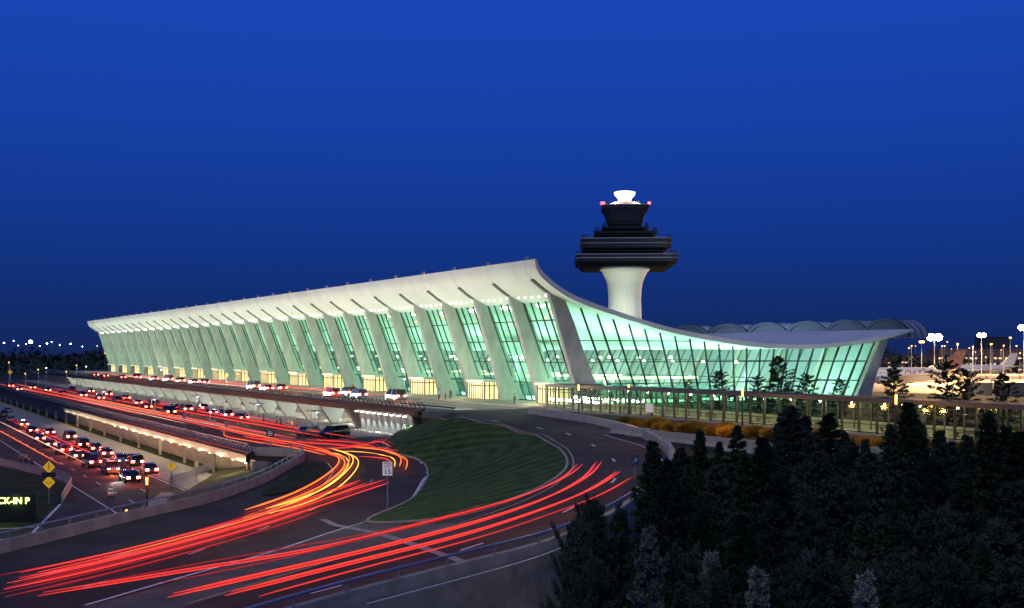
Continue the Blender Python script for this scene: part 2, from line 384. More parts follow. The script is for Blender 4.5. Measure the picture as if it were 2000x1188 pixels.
def fence(path, label, hgt=1.1, every=1.5, m=M_dark):
    r = thing("railing", label, "railing"); mb = MB(); pp = resample(path, .3)
    for p in pp: mb.bar(p, p+Vector((0, 0, hgt)), .05)
    part("balusters", mb.mesh("bal", m), r, stuff=True)
    for z in (hgt, .15): part("rail", tube([p+Vector((0, 0, z)) for p in resample(path, 2)]+[path[-1]+Vector((0, 0, z))], .06, 5).mesh("rail", m), r)
    return r
def deck_edge(w, t0, t1, z, label):
    r = thing("railing", label, "railing"); mb = MB()
    mb.box(B(w, (t0+t1)/2, z+.15), (.5, t1-t0, .3), ax); part("kerb_wall", mb.mesh("kw", M_dark), r)
    mb = MB(); t = t0
    while t < t1:
        mb.bar(B(w+.2, t, z+.3), B(w-.35, t, z+1.25), .10, .10); t += 1.5
    part("balusters", mb.mesh("bl", M_dark), r, stuff=True)
    mb = MB(); mb.bar(B(w-.35, t0, z+1.25), B(w-.35, t1, z+1.25), .14, .1); part("rail", mb.mesh("rl", M_steel), r)
    mb = MB(); mb.bar(B(w-.1, t0, z+.8), B(w-.1, t1, z+.8), .08, .08); part("rail", mb.mesh("rl", M_dark), r)
deck_edge(-28.7, -2, 400, 0, "long dark metal railing along the raised departures road edge")
deck_edge(-56.8, -14, 400, -4, "long dark metal railing along the arrivals road edge")
mb = MB(); mb.box(B(-57.2, 193, -4.5), (.5, 414, .9), ax); structure("deck_edge_beam", mb.mesh("beam", M_dark))
mb = MB(); mb.box(B(-29.5, 199, -.3), (.5, 403, .6), ax); structure("deck_edge_beam", mb.mesh("beam", M_dark))
# ------------------------------------------------------------------ undercroft of departures deck
cr = thing("retaining_wall", "white concrete undercroft wall with slanted piers below the departures road", "wall")
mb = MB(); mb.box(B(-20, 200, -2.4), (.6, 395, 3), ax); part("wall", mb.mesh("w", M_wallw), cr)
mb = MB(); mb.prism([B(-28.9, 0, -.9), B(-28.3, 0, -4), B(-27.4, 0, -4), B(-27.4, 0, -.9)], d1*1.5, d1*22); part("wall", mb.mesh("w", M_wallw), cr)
pm = MB(); pm.prism([d2*-1.0+Vector((0, 0, 3.1)), d2*1.2, d2*2.4, d2*3.6+Vector((0, 0, 3.1))], d1*-.6, d1*.6); pme = pm.mesh("pier", M_conc)
for i in range(32): part("pier", pme, cr, B(-27.8, 28+i*12.2, -4))
dm = MB(); dm.box((0, 0, 1.2), (3.0, .12, 2.4)); dmm = dm.mesh("door", M_frame)
for i in range(28): part("door", dmm, cr, B(-20.4, 31+i*12.2, -3.85), (0, 0, A1))
fx = MB(); fx.box((0, 0, 0), (.5, .5, .12)); fxm = fx.mesh("fix", M_white)
for i in range(26):
    part("lamp", fxm, cr, B(-24, 34+i*12.2, -1.0))
    if i < 24: lamp('POINT', B(-24.0, 34+i*12.2, -1.7), 900, (.88, .96, .86), .3)
for i in range(9):
    q = B(-29.6, 2.5+i*2.3, -1.1); part("lamp", fxm, cr, q+Vector((0, 0, .1))); lamp('SPOT', q, 650, (.66, .92, 1), .06, B(-28.9, 2.5+i*2.3, -4), 62, blend=.4)
# lower undercroft
cr = thing("retaining_wall", "softly lit beige wall with pillars beneath the arrivals road", "wall")
mb = MB(); mb.prism([B(-55.2, 0, -4.8), B(-54.0, 0, -8), B(-53, 0, -8), B(-53, 0, -4.8)], d1*-13, d1*400); part("wall", mb.mesh("w", M_wallw), cr)
mb = MB(); mb.box(B(-54.5, 193, -4.4), (5.2, 412, .7), ax); part("slab", mb.mesh("w", M_wallw), cr)
mb = MB(); mb.prism([B(-56.9, -15, -4.8), B(-56.9, -15, -8), B(-52, -15, -8), B(-52, -15, -4.8)], d1*0, d1*.8); part("wall", mb.mesh("w", M_wallw), cr)
pm = MB(); pm.box((0, 0, 1.6), (.35, .35, 3.2), ax); pme = pm.mesh("pillar", M_wallw)
for i in range(24): part("pillar", pme, cr, B(-56.0, -10+i*16, -7.99))
bl = MB(); bl.ball((0, 0, 0), .15, 8); blm = bl.mesh("bulb", M_warm)
for i in range(16): part("lamp", blm, cr, B(-56.9, -12+i*5.5, -5.1))
for i in range(16): lamp('POINT', B(-58.2, -9+i*9, -5.2), 380 if i < 9 else 240, (1, .80, .48), .25)
# ------------------------------------------------------------------ TERMINAL
T = thing("airport_terminal", "long white concrete terminal with swooping roof and slanted columns", "airport terminal")
prof = [(-11.03, 21.93), (-10.2, 20.3), (-7.34, 18.14), (-3.76, 16.48), (2.69, 14.61), (12.3, 12.3), (22.5, 10.7), (33.2, 9.67), (44.5, 9.63), (56.5, 10.66), (67.2, 12.38)]
pr = smooth([(x, z, 0) for x, z in prof], 5)
pw = [p.x for p in pr]; pz = [p.y for p in pr]
def roofz(w): return float(np.interp(w, pw, pz))
NB = 31; BAY = 12.2
secs = []; ts = []
for i in range(NB*2+1): ts.append(-3+(NB*BAY+6)*i/(NB*2))
for t in ts:
    sec = []; n = len(pr)
    for i, p in enumerate(pr): sec.append(B(p.x, t, p.y))
    for i in reversed(range(n)):
        a = pr[max(0, i-1)]; b = pr[min(n-1, i+1)]; dx, dz = b.x-a.x, b.y-a.y; L = math.hypot(dx, dz); nx, nz = -dz/L, dx/L
        th = .30+.45*min(1, i/6)*min(1, (n-1-i)/6+.2)
        sec.append(B(pr[i].x-nx*th, t, pr[i].y-nz*th))
    secs.append(sec)
mb = MB(); mb.loft(secs); roof = part("roof", mb.mesh("roof", M_conc, smooth=True), T)
try: roof.data.set_sharp_from_angle(angle=math.radians(35))
except Exception as e_: print(e_)
def undr(w): return roofz(w)-.75
M_seam = mat("roof_joint", (.36, .37, .34), .9)
sm = MB(); cs = []
for i in range(0, 9):
    a = pr[max(0, i-1)]; b = pr[min(len(pr)-1, i+1)]; dx, dz = b.x-a.x, b.y-a.y; L = math.hypot(dx, dz); nx, nz = -dz/L, dx/L; th = .30+.45*min(1, i/6)+.012
    cs.append(d2*(pr[i].x-nx*th)+Vector((0, 0, pr[i].y-nz*th)))
for a, b in zip(cs, cs[1:]): sm.bar(a, b, .05, .03)
smm = sm.mesh("seam", M_seam)
lm = MB(); lm.box((0, 0, .2), (.5, .5, .5)); lme = lm.mesh("lug", M_steel)
for k in range(0, NB+1): part("roof_lug", lme, T, B(-10.9, k*BAY, 21.95))
for k in range(0, NB+1): part("roof_joint", smm, T, P0+d1*(k*BAY))
def colmesh(front=True):
    mb = MB()
    if front:
        fr = [(-1.9, 0), (-2.7, 3), (-4.3, 8), (-6.1, 13.5), (-7.6, 17.75)]; bk = [(2.4, 0), (1.2, 3), (-1.0, 8), (-3.1, 13.3), (-4.7, 16.7)]
    else:
        fr = [(59.2, 0), (59.8, 2), (61.0, 5), (62.5, 8), (63.8, 10.9)]; bk = [(55.4, 0), (56.4, 2), (58.2, 5), (60.0, 8), (61.4, 10.5)]
    secs = []
    for (a, b) in zip(fr, bk):
        z = a[1]; f = z/18; th = .62-.2*f; c = .12
        A = d2*a[0]+Vector((0, 0, a[1])); Bv = d2*b[0]+Vector((0, 0, b[1])); dd = (Bv-A).normalized()
        secs.append([A+d1*(th-c), A-d1*(th-c), A-d1*th+dd*c, Bv-d1*th-dd*c, Bv-d1*(th-c), Bv+d1*(th-c), Bv+d1*th-dd*c, A+d1*th+dd*c])
    mb.loft(secs); return mb.mesh("column", M_col)
cf = colmesh(True); crr = colmesh(False)
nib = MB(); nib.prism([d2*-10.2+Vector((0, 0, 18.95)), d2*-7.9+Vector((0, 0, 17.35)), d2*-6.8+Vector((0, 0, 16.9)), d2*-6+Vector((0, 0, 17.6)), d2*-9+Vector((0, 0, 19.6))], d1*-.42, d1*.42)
nibm = nib.mesh("slot_wedge_mesh", mat("slot_shade_dark", (.12, .12, .11), .9))  # dark wedge stands in for the shaded roof slot at the column
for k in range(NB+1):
    part("column", cf, T, P0+d1*(k*BAY)); part("slot_wedge", nibm, T, P0+d1*(k*BAY)); part("column", crr, T, P0+d1*(k*BAY))
def bay_glass(wb, wt, zt, t0, t1, nv, hz, gm):
    g_ = MB(); g_.quad(B(wb, t0, 0)-P0, B(wb, t1, 0)-P0, B(wt, t1, zt)-P0, B(wt, t0, zt)-P0)
    f_ = MB()
    for i in range(nv+1):
        t = t0+(t1-t0)*i/nv; f_.bar(B(wb, t, 0)-P0, B(wt, t, zt)-P0, .15, .22)
    for z in hz:
        w = wb+(wt-wb)*z/zt; f_.bar(B(w, t0, z)-P0, B(w, t1, z)-P0, .12, .18)
    return g_.mesh("window", gm, fix=False), f_.mesh("window_frame", M_frame)
fg, ff = bay_glass(1.4, -4.9, 16.4, .5, BAY-.5, 5, (.15, 3.2, 6.6, 10, 13.2), M_glass)
rg, rf = bay_glass(56.2, 61.6, 10.3, .5, BAY-.5, 4, (.15, 3.2, 6.6), M_rglass)
ld = MB()
for j in range(5): ld.ball(d2*(-6.6)+d1*(1.8+j*2.1)+Vector((0, 0, 16.85-.2*math.cos((j-2)*.7))), .12, 6)
ldm = ld.mesh("light_strip", M_green)
for k in range(NB):
    o = part("window", fg, T, P0+d1*(k*BAY)); part("window_frame", ff, o)
    o = part("window", rg, T, P0+d1*(k*BAY)); part("window_frame", rf, o)
    part("light_strip", ldm, T, P0+d1*(k*BAY), stuff=True)
def endwall(t):
    n = 22; g_ = MB(); f_ = MB()
    bs = [2.6+(55.0-2.6)*i/n for i in range(n+1)]; tp = [-4.4+(61.2+4.4)*i/n for i in range(n+1)]
    pts = [(B(b, t, 0), B(w, t, undr(w)+.15)) for b, w in zip(bs, tp)]
    for i in range(n): g_.quad(pts[i][0], pts[i+1][0], pts[i+1][1], pts[i][1])
    for i, (a, b) in enumerate(pts): f_.bar(a, b, .15, .30)
    for z in (.15, 3.3, 6.7, 10.0):
        prev = None
        for a, b in pts:
            if b.z > z+.2: q = a.lerp(b, z/b.z)
            else: q = None
            if q is not None and prev is not None: f_.bar(prev, q, .08, .14)
            prev = q
    o = part("window", g_.mesh("window", M_eglass, fix=False), T); part("window_frame", f_.mesh("wf", M_frame), o)
endwall(.2); endwall(NB*BAY-.2)
mb = MB(); mb.box(B(28.5, NB*BAY/2, .06), (52, NB*BAY-2, .1), ax); part("floor", mb.mesh("floor", M_floor), T)
# hanging interior lamps in rows
hb = MB(); hb.cyl((0, 0, 0), (0, 0, .35), .32, .2, 10); hbm = hb.mesh("pendant_lamp", M_green)
for i in range(16):
    for w in (6, 20, 34): 
        if i*3+1 < 46: part("pendant_lamp", hbm, T, B(w, 6+i*9, 7.2 if w < 30 else 6.4))
M_int = mat("interior_white", (.7, .72, .68), .6)
M_panel = mat("counter_panel_glow", (.8, .7, .4), .6, emit=(1, .85, .45), es=1.6)
M_cdk = mat("counter_dark", (.06, .10, .09), .5)
for t in (18, 42, 66, 100, 140, 180, 230, 280, 330):
    r = thing("check_in_counter", "low dark check-in counter block with lit panel inside the terminal", "counter", "check-in counters inside the terminal", loc=B(24, t, .12), rot=A1-math.pi/2)
    mb = MB(); mb.box((0, 0, 1.0), (26, 5, 2.0)); mb.box((0, 0, 2.1), (26.4, 5.4, .15)); part("counter_body", mb.mesh("cb", M_cdk), r)
    mb = MB(); mb.box((0, 0, 3.6), (22, .4, .4)); mb.box((-9, 0, 2.7), (.2, .3, 1.4)); mb.box((9, 0, 2.7), (.2, .3, 1.4)); part("lit_sign_panel", mb.mesh("ls", M_panel), r)
r = thing("flared_column", "white flared pylon standing inside the terminal hall", "column", loc=B(17, 50, .12))
mb = MB(); n = 16
for_ = [(1.9, 0), (1.5, 2), (1.3, 4.5), (1.7, 6.4), (3.0, 7.9), (6.0, 8.9), (6.2, 9.3)]
mb.loft([[Vector((r_*math.cos(2*math.pi*i/n), r_*math.sin(2*math.pi*i/n), z)) for i in range(n)] for r_, z in for_]); part("shaft", mb.mesh("fc", M_int, smooth=True), r)
for k in range(16):
    t = 8+k*24
    lamp('POINT', B(9, t, 4.8), 5200 if k > 2 else 7800, (.50, 1, .74), .5); lamp('POINT', B(34, t, 4.3), 4500 if k > 6 else 6500, (.55, 1, .80), .5)
    if k < 9: lamp('POINT', B(51, t, 3.5), 3200, (.80, 1, .90), .5)
for w in (4, 14, 24, 34, 44, 52): lamp('POINT', B(w, 5, 3.4), 2600, (.48, 1, .76), .4)
# entrance vestibules
vm = MB(); vm.box((0, 0, 3.1), (7.2, 4.4, .35)); vmm = vm.mesh("vr", M_conc)
vg = MB(); vg.box((0, 0, 1.45), (6.4, 3.6, 2.8)); vgm = vg.mesh("vg", M_yel)
vf = MB()
for i in range(9): vf.box((-3.2+6.4*i/8, -1.86, 1.45), (.16, .12, 2.9))
for y in (-1.8, -.9, 0, .9, 1.8):
    for x in (-3.26, 3.26): vf.box((x, y, 1.45), (.12, .16, 2.9))
vf.box((0, -1.88, 2.3), (6.5, .1, .16)); vf.box((-3.28, 0, 2.3), (.1, 3.6, .16)); vf.box((3.28, 0, 2.3), (.1, 3.6, .16))
vfm = vf.mesh("vf", M_frame)
for k in range(0, NB, 2):
    r = part("entrance", vgm, T, B(-1.8, k*BAY+6.1, .14), (0, 0, math.atan2(d2.y, d2.x)-math.pi/2))
    part("canopy", vmm, r); part("door_frame", vfm, r)
    if k < 24: lamp('POINT', B(-6.5, k*BAY+6.1, 2.6), 700, (1, .78, .42), .3)
# linear floodlights added on the deck, stretched for even light on the roof
ul = MB(); ul.box((0, 0, -.12), (47, .5, .2)); ulm = ul.mesh("flood", M_dark)
for k in range(8):
    c = B(-24, 21.4+k*48.8, .55); nrm_ = (B(-8, 0, 17)-B(-24, 0, .55)).normalized()
    thing("added_flood_bar", "long low dark bar added as housing for the roof uplight", "floodlight", "added floodlights along the terminal front", loc=c-Vector((0, 0, .12)), rot=A1, mesh=ulm)
    l = bpy.data.lights.new("added_strip_light", 'AREA'); l.shape = 'RECTANGLE'; l.size = 47; l.size_y = .4; l.energy = 8200; l.color = (.93, 1, .86)
    o = bpy.data.objects.new("added_strip_light", l); link(o)
    zax = -nrm_; xax = d1; yax = zax.cross(xax).normalized(); M = Matrix((xax, yax, zax)).transposed().to_4x4(); M.translation = c; o.matrix_world = M
for w in (0, 12, 26, 40, 54):  # ground floodlights added to brighten the roof end and near column
    fm = MB(); fm.box((0, 0, .2), (.5, .35, .4))
    thing("floodlight", "small dark ground floodlight added to light the roof end", "floodlight", "added floodlights at the terminal end", loc=B(w, -9, .01), mesh=fm.mesh("flood", M_dark))
    lamp('SPOT', B(w, -9, .6), 1800, (.92, 1, .88), .35, B(w+1, 0, 14), 90)
# ------------------------------------------------------------------ control tower
TX = at(1220, 340, 0); sc = 340/F
TW = thing("control_tower", "tall control tower, white flared shaft under stacked dark angular decks", "control tower", loc=(TX.x, TX.y, 0))
def zpx(py): return CH+(HZ-py)*sc
def ring(hw, z, n=8, rot=0):
    if n == 8:
        a = hw*sc*.985; c = a*.13; pts = [(a, -a+c), (a, a-c), (a-c, a), (-a+c, a), (-a, a-c), (-a, -a+c), (-a+c, -a), (a-c, -a)]
        q = math.radians(-3)
        return [Vector((x*math.cos(q)-y*math.sin(q), x*math.sin(q)+y*math.cos(q), z)) for x, y in pts]
    R = hw*sc; return [Vector((R*math.cos(2*math.pi*i/n+rot), R*math.sin(2*math.pi*i/n+rot), z)) for i in range(n)]
def stack(lst, name, m, n=8, rot=0, smooth_=False):
    mb = MB(); mb.loft([ring(hw, z if z < -5 else zpx(z) if z > 100 else z, n, rot) for hw, z in lst]); return part(name, mb.mesh(name, m, smooth=smooth_), TW)
stack([(36, -8.0), (33, 620), (32, 585), (33, 566), (35, 553), (39, 542), (44, 533), (50, 526)], "shaft", M_conc, 24, 0)
stack([(84, 527), (92, 518)], "lower_deck_soffit", M_tower)
stack([(97, 518), (99, 504)], "lower_deck", M_tower)
stack([(70, 504), (70, 496)], "deck_recess", M_black)
stack([(76, 497), (83, 491)], "middle_deck_soffit", M_tower)
stack([(85, 491), (88, 473)], "middle_deck", M_tower)
stack([(50, 473), (54, 457)], "upper_level", M_tower)
stack([(60, 461), (61, 457)], "walkway_ring", M_dark)
stack([(38, 457), (38, 452)], "deck_recess", M_black)
stack([(44, 452), (46, 447)], "cab_base", M_dark)
stack([(29, 447), (37, 420), (39, 413)], "cab_window", M_towglass)
stack([(45, 413), (46, 404)], "cab_roof", M_tower)
stack([(34, 404), (20, 396)], "cab_roof_top", mat("cab_roof_lit", (.35, .33, .3), .6))
M_lit = mat("white_radome_painted_lit", (.9, .88, .8), .5, emit=(1, .86, .70), es=.8)  # radome lighting put in as emission, it is no lamp
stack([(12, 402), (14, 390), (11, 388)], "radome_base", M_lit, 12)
stack([(14, 388), (20, 381), (21, 376), (18, 375)], "radome", mat("radome_painted_glow", (.9, .9, .85), .5, emit=(1, .93, .82), es=1.8), 12)  # stronger emission on the top, in place of lamplight falling on it
mb = MB()
for hw, py in ((98, 504), (87, 473), (61, 457), (45, 447)):
    z = zpx(py); R = ring(hw*.98, z)
    for i in range(8):
        a, b = R[i], R[(i+1) % 8]
        mb.bar(a+Vector((0, 0, .9)), b+Vector((0, 0, .9)), .12)
        for q in range(6): c = a.lerp(b, q/6); mb.bar(c, c+Vector((0, 0, .9)), .1)
part("railing", mb.mesh("rl", M_dark), TW, stuff=True)
M_litedge = mat("lit_edge_grey", (.24, .25, .27), .5)  # paler grey bands painted along the deck edges as lit edges
for hw, py, hh in ((98.0, 511, .3), (99.2, 504.3, .25), (86.4, 482, .3), (88.2, 473.3, .25), (54.2, 458, .25), (46.2, 405, .25)):
    R0 = ring(hw*1.002, zpx(py)-hh/2); R1 = ring(hw*1.002, zpx(py)+hh/2); mb = MB()
    for i in range(8): mb.quad(R0[i], R0[(i+1) % 8], R1[(i+1) % 8], R1[i])
    part("lit_edge_band", mb.mesh("tr", M_litedge, fix=False), TW)
mb = MB(); mb.ball((0, 0, 0), .45, 8); obm = mb.mesh("ob", M_red)
RR = ring(46, zpx(402))
for q in (RR[0], RR[5], RR[2], RR[3], (RR[6]+RR[5])/2): part("obstruction_light", obm, TW, q)
for q in (RR[0], RR[5], RR[2], RR[3], (RR[6]+RR[5])/2):
    mb = MB(); mb.bar(q-Vector((0, 0, .9)), q-Vector((0, 0, .2)), .12); part("lamp_bracket", mb.mesh("lb", M_dark), TW)
mb = MB()
for i in range(8): mb.bar(ring(29.5, zpx(446))[i], ring(39.6, zpx(413))[i], .3)
part("window_frame", mb.mesh("cf", M_tower), TW, stuff=True)
for dx in (-14, 6, 12, -30, 26):
    mb = MB(); mb.bar((dx*sc, -2, zpx(404)), (dx*sc, -2, zpx(388 if abs(dx) < 20 else 394)), .1); part("antenna", mb.mesh("an", M_dark), TW)
for dx in (-3.5, 3.5): lamp('POINT', (TX.x+dx, TX.y-4.5, zpx(396)), 1200, (1, .62, .45), .3)
for dx in (-14, 0, 14): lamp('SPOT', (TX.x+dx, TX.y-28, 6), 21000, (.94, 1, .72), .5, (TX.x, TX.y, 27), 34)
# ------------------------------------------------------------------ covered walkway
WK = thing("covered_walkway", "long glazed covered walkway with flat dark roof and lit interior", "walkway")
t0, t1 = -7, -112; cw = -9.6
mb = MB(); mb.box(B(cw, (t0+t1)/2, 3.5), (4.6, t0-t1, .35), ax); part("roof", mb.mesh("r", mat("walkway_roof", (.05, .045, .035), .7, var=.2, scale=1, spec=.2)), WK)
mb = MB(); mb.box(B(cw-2.32, (t0+t1)/2, 3.5), (.06, t0-t1, .42), ax); part("fascia", mb.mesh("f", mat("bronze_fascia", (.12, .10, .075), .5)), WK)
mb = MB(); mb.box(B(cw, (t0+t1)/2, .1), (4.4, t0-t1, .3), ax); part("floor", mb.mesh("fl", M_pave), WK)
mb = MB(); mb.box(B(cw+2.02, (t0+t1)/2, .7), (.08, t0-t1, .9), ax); part("low_wall", mb.mesh("fl", M_pave), WK)
for q in (-2, 2):
    mb = MB(); mb.quad(B(cw+q, t0, .25), B(cw+q, t1, .25), B(cw+q, t1, 3.25), B(cw+q, t0, 3.25)); part("window", mb.mesh("g", M_wglass, fix=False), WK)
pm = MB(); pm.box((0, 0, 1.7), (.2, .2, 3.2), ax); pme = pm.mesh("post", mat("bronze_post", (.05, .04, .03), .5))
t = t0
while t > t1:
    part("post", pme, WK, B(cw-2.05, t, 0)); part("post", pme, WK, B(cw+2.05, t, 0)); t -= 2.3
for z in (1.15, 2.6, .35):
    mb = MB(); mb.bar(B(cw-2.08, t0, z), B(cw-2.08, t1, z), .09, .09); part("handrail", mb.mesh("h", M_frame), WK)
fx = MB(); fx.box((0, 0, 0), (.3, .9, .07), ax); fxm2 = fx.mesh("ceiling_lamp", M_ceil)
for i in range(23):
    part("ceiling_lamp", fxm2, WK, B(cw, -9-i*4.6, 3.25))
    lamp('POINT', B(cw-.2, -9-i*4.6, 2.8), 230 if i < 15 else 120, (1, .96, .58), .12)
for i in range(0, 22, 2):
    r = thing("bench", "slatted dark bench inside the covered walkway", "bench", "benches in the covered walkway", loc=B(cw+1.3, -12-i*4.6, .25), rot=A1); mb = MB()
    for y in (-.18, 0, .18): mb.box((0, y, .45), (1.8, .14, .05))
    part("seat", mb.mesh("s", M_wood), r); mb = MB(); mb.box((-.7, 0, .21), (.08, .45, .42)); mb.box((.7, 0, .21), (.08, .45, .42)); part("leg", mb.mesh("l", M_steel), r)
# ------------------------------------------------------------------ vaulted building behind
VB = thing("vaulted_building", "low pale building with a row of curved vault roofs", "building")
base = at(1575, 300, 0); dirv = Vector((1, -.08, 0)).normalized(); nrm = Vector((.08, 1, 0)).normalized()
M_vault = mat("vault_metal_roof", (.20, .25, .33), .6, var=.15, scale=.5); M_arch = mat("vault_arch_edge", (.03, .04, .06), .6); M_gab = mat("vault_gable", (.035, .05, .08), .6)
mb = MB(); mb.box(base-dirv*8+nrm*12+Vector((0, 0, 1.8)), (44, 36, 17), (dirv, nrm, Vector((0, 0, 1)))); part("wall", mb.mesh("w", M_vault), VB)
axv = (dirv*.80+nrm*.60)
for i in range(6):
    c = base+dirv*(-30+i*9.7)-nrm*7+Vector((0, 0, 10.4+i*.32)); R = 5.3
    def arc(rr, off): return [c+dirv*(-math.cos(math.pi*j/16)*rr)+Vector((0, 0, math.sin(math.pi*j/16)*rr*.86))+off for j in range(17)]
    def shell(r0, r1, o0, o1): m_ = MB(); m_.loft([arc(r0, o0)+arc(r1, o0)[::-1], arc(r0, o1)+arc(r1, o1)[::-1]]); return m_
    L_ = 11 if i < 5 else 8
    mb = MB(); mb.loft([arc(R, axv*0), arc(R, axv*L_)]); o = part("vault", mb.mesh("v", M_vault), VB)
    mb = MB(); mb.loft([arc(R-.45, axv*-.06), arc(R-.45, axv*.2)]); part("vault_gable", mb.mesh("vg", M_gab), o)
    part("vault_edge", shell(R+.3, R-.5, axv*-.5, axv*.6).mesh("ve", M_arch), o)
    for q in (2.5, 5, 7.5): part("vault_rib", shell(R+.15, R-.1, axv*q, axv*(q+.3)).mesh("vr", M_arch), o)
fl = base+Vector((-8, -34, 18)); lamp('SPOT', fl, 40000, (.50, .70, 1), 2, base+Vector((-6, 0, 14)), 120)
# ------------------------------------------------------------------ airport apron on the far side
g = MB(); g.quad(at(1700, 330, -7.96), at(2400, 330, -7.96), at(2600, 1500, -7.96), at(1500, 1500, -7.96)); structure("apron", g.mesh("apron", mat("apron_concrete", (.22, .18, .13), .8, var=.35, scale=.05)))
def text_mesh(s, size, m, ext=.02):
    c = bpy.data.curves.new("t", 'FONT'); c.body = s; c.size = size; c.extrude = ext; c.align_x = 'CENTER'; c.align_y = 'CENTER'
    o = bpy.data.objects.new("t", c); link(o); bpy.context.view_layer.update()
    me = bpy.data.meshes.new_from_object(o.evaluated_get(bpy.context.evaluated_depsgraph_get())); bpy.data.objects.remove(o)
    me.materials.clear(); me.materials.append(m); return me
M_plane = mat("aircraft_white", (.62, .61, .58), .35, var=.04, scale=.3); M_maroon = mat("maroon_paint", (.16, .01, .04), .4); M_fin = mat("grey_maroon_fin", (.10, .05, .06), .5)
def airplane(loc, rot, label, text=None, s=1.0, tailm=None):
    r = thing("airliner", label, "airplane", "parked airliners on the apron", loc=loc, rot=rot); r.scale = (s, s, s)
    st = [(-30, .15, 5.0), (-29, .9, 5.0), (-26.5, 2.0, 5.3), (-22, 2.9, 5.5), (-10, 3, 5.5), (14, 3, 5.5), (21, 2.3, 5.9), (27, 1.1, 6.6), (31, .3, 7.2)]
    mb = MB(); mb.loft([[Vector((x, rr*math.cos(2*math.pi*i/16), zc+rr*math.sin(2*math.pi*i/16))) for i in range(16)] for x, rr, zc in st]); part("fuselage", mb.mesh("fu", M_plane, smooth=True), r)
    for sg in (-1, 1):
        mb = MB(); mb.loft([[Vector((-6, sg*2, 4.2)), Vector((6, sg*2, 4.0)), Vector((6, sg*2, 4.6)), Vector((-5, sg*2, 5.0))], [Vector((9, sg*29, 6.4)), Vector((12, sg*29, 6.4)), Vector((12, sg*29, 6.6)), Vector((9, sg*29, 6.6))]]); part("wing", mb.mesh("wi", M_plane), r)
        mb = MB(); mb.cyl((-7, sg*9.5, 3.2), (-2, sg*9.5, 3.3), 1.7, 1.2, 14); part("engine", mb.mesh("en", M_steel, smooth=False), r)
        mb = MB(); mb.loft([[Vector((23, sg*.8, 7)), Vector((29, sg*.8, 7)), Vector((29, sg*.8, 7.4)), Vector((23, sg*.8, 7.4))], [Vector((29, sg*10, 7.8)), Vector((31.5, sg*10, 7.8)), Vector((31.5, sg*10, 7.9)), Vector((29, sg*10, 7.9))]]); part("tailplane", mb.mesh("tp", M_plane), r)
    mb = MB(); mb.loft([[Vector((20, -.3, 7.8)), Vector((30, -.2, 7.8)), Vector((30, .2, 7.8)), Vector((20, .3, 7.8))], [Vector((29, -.1, 16)), Vector((33, -.1, 16)), Vector((33, .1, 16)), Vector((29, .1, 16))]]); part("tail_fin", mb.mesh("tf", tailm or M_fin), r)
    mb = MB()
    for i in range(44):
        x = -22+i*.95
        if not text or x < 4 or x > 20: mb.box((x, -2.93, 6.2), (.35, .1, .5))
    part("windows", mb.mesh("wn", M_black), r, stuff=True)
    mb = MB()
    for x, y in ((-22, 0), (0, -4), (0, 4)): mb.cyl((x, y-.3, .7), (x, y+.3, .7), .7, n=12); mb.bar((x, y, .7), (x, y, 3.5), .35)
    part("landing_gear", mb.mesh("lg", M_dark), r, stuff=True)
    if text: part("lettering", text_mesh(text, 3.6, M_maroon), r, (12, -3.1, 5.9), (math.radians(90), 0, 0))
airplane(at(1735, 500, -6.5), -.05, "white wide-body airliner with maroon lettering and dark tail", "QATAR")
airplane(at(1893, 760, -7.9), .08, "white airliner parked on the apron", tailm=M_plane)
lamp('SPOT', at(1760, 440, 14), 60000, (1, .82, .6), .6, at(1760, 500, 0), 80); lamp('SPOT', at(1890, 680, 14), 110000, (1, .82, .6), .6, at(1893, 760, 0), 90)
def building(px0, px1, Y, z0, z1, label, m, lit=None, depth=30, dens=.7):
    a = at(px0, Y, 0); b = at(px1, Y, 0); r = thing("concourse_building", label, "building", loc=((a.x+b.x)/2, Y, z0))
    mb = MB(); L = b.x-a.x; mb.box((0, depth/2, (z1-z0)/2), (L, depth, z1-z0)); mb.box((0, depth/2, z1-z0+.3), (L+1.2, depth+1.2, .6)); part("wall", mb.mesh("w", m), r)
    wm = MB(); n = max(3, int(L/4)); nf = max(1, int((z1-z0)/5))
    for i in range(n):
        for j in range(nf):
            if random.random() < dens: wm.box((-L/2+L*(i+.5)/n, -.05, 2.2+j*4.8), (L/n*random.uniform(.3, .8), .12, 1.3))
    part("window", wm.mesh("w", lit or M_yel), r, stuff=True)
M_bld = mat("concourse_concrete", (.20, .14, .11), .8, var=.2, scale=.2)
M_dim = mat("dim_window_glow", (.5, .4, .3), .5, emit=(1, .66, .34), es=1.3)
building(1835, 2120, 980, -8, 11.0, "long low concourse with lit windows beyond the apron", M_bld, M_dim)
building(1925, 1972, 1250, -8, 25, "distant dark airport block with flat roof", mat("dk", (.04, .045, .06), .8), M_dim, dens=.15)
building(1700, 1840, 1150, -8, 6, "distant low hangar beyond the apron", M_bld, M_dim, dens=.4)
building(1905, 2080, 420, -8, -3.0, "low dark service building beside the apron", mat("blue_grey_wall", (.06, .08, .11), .7), M_dim, 10, dens=.25)
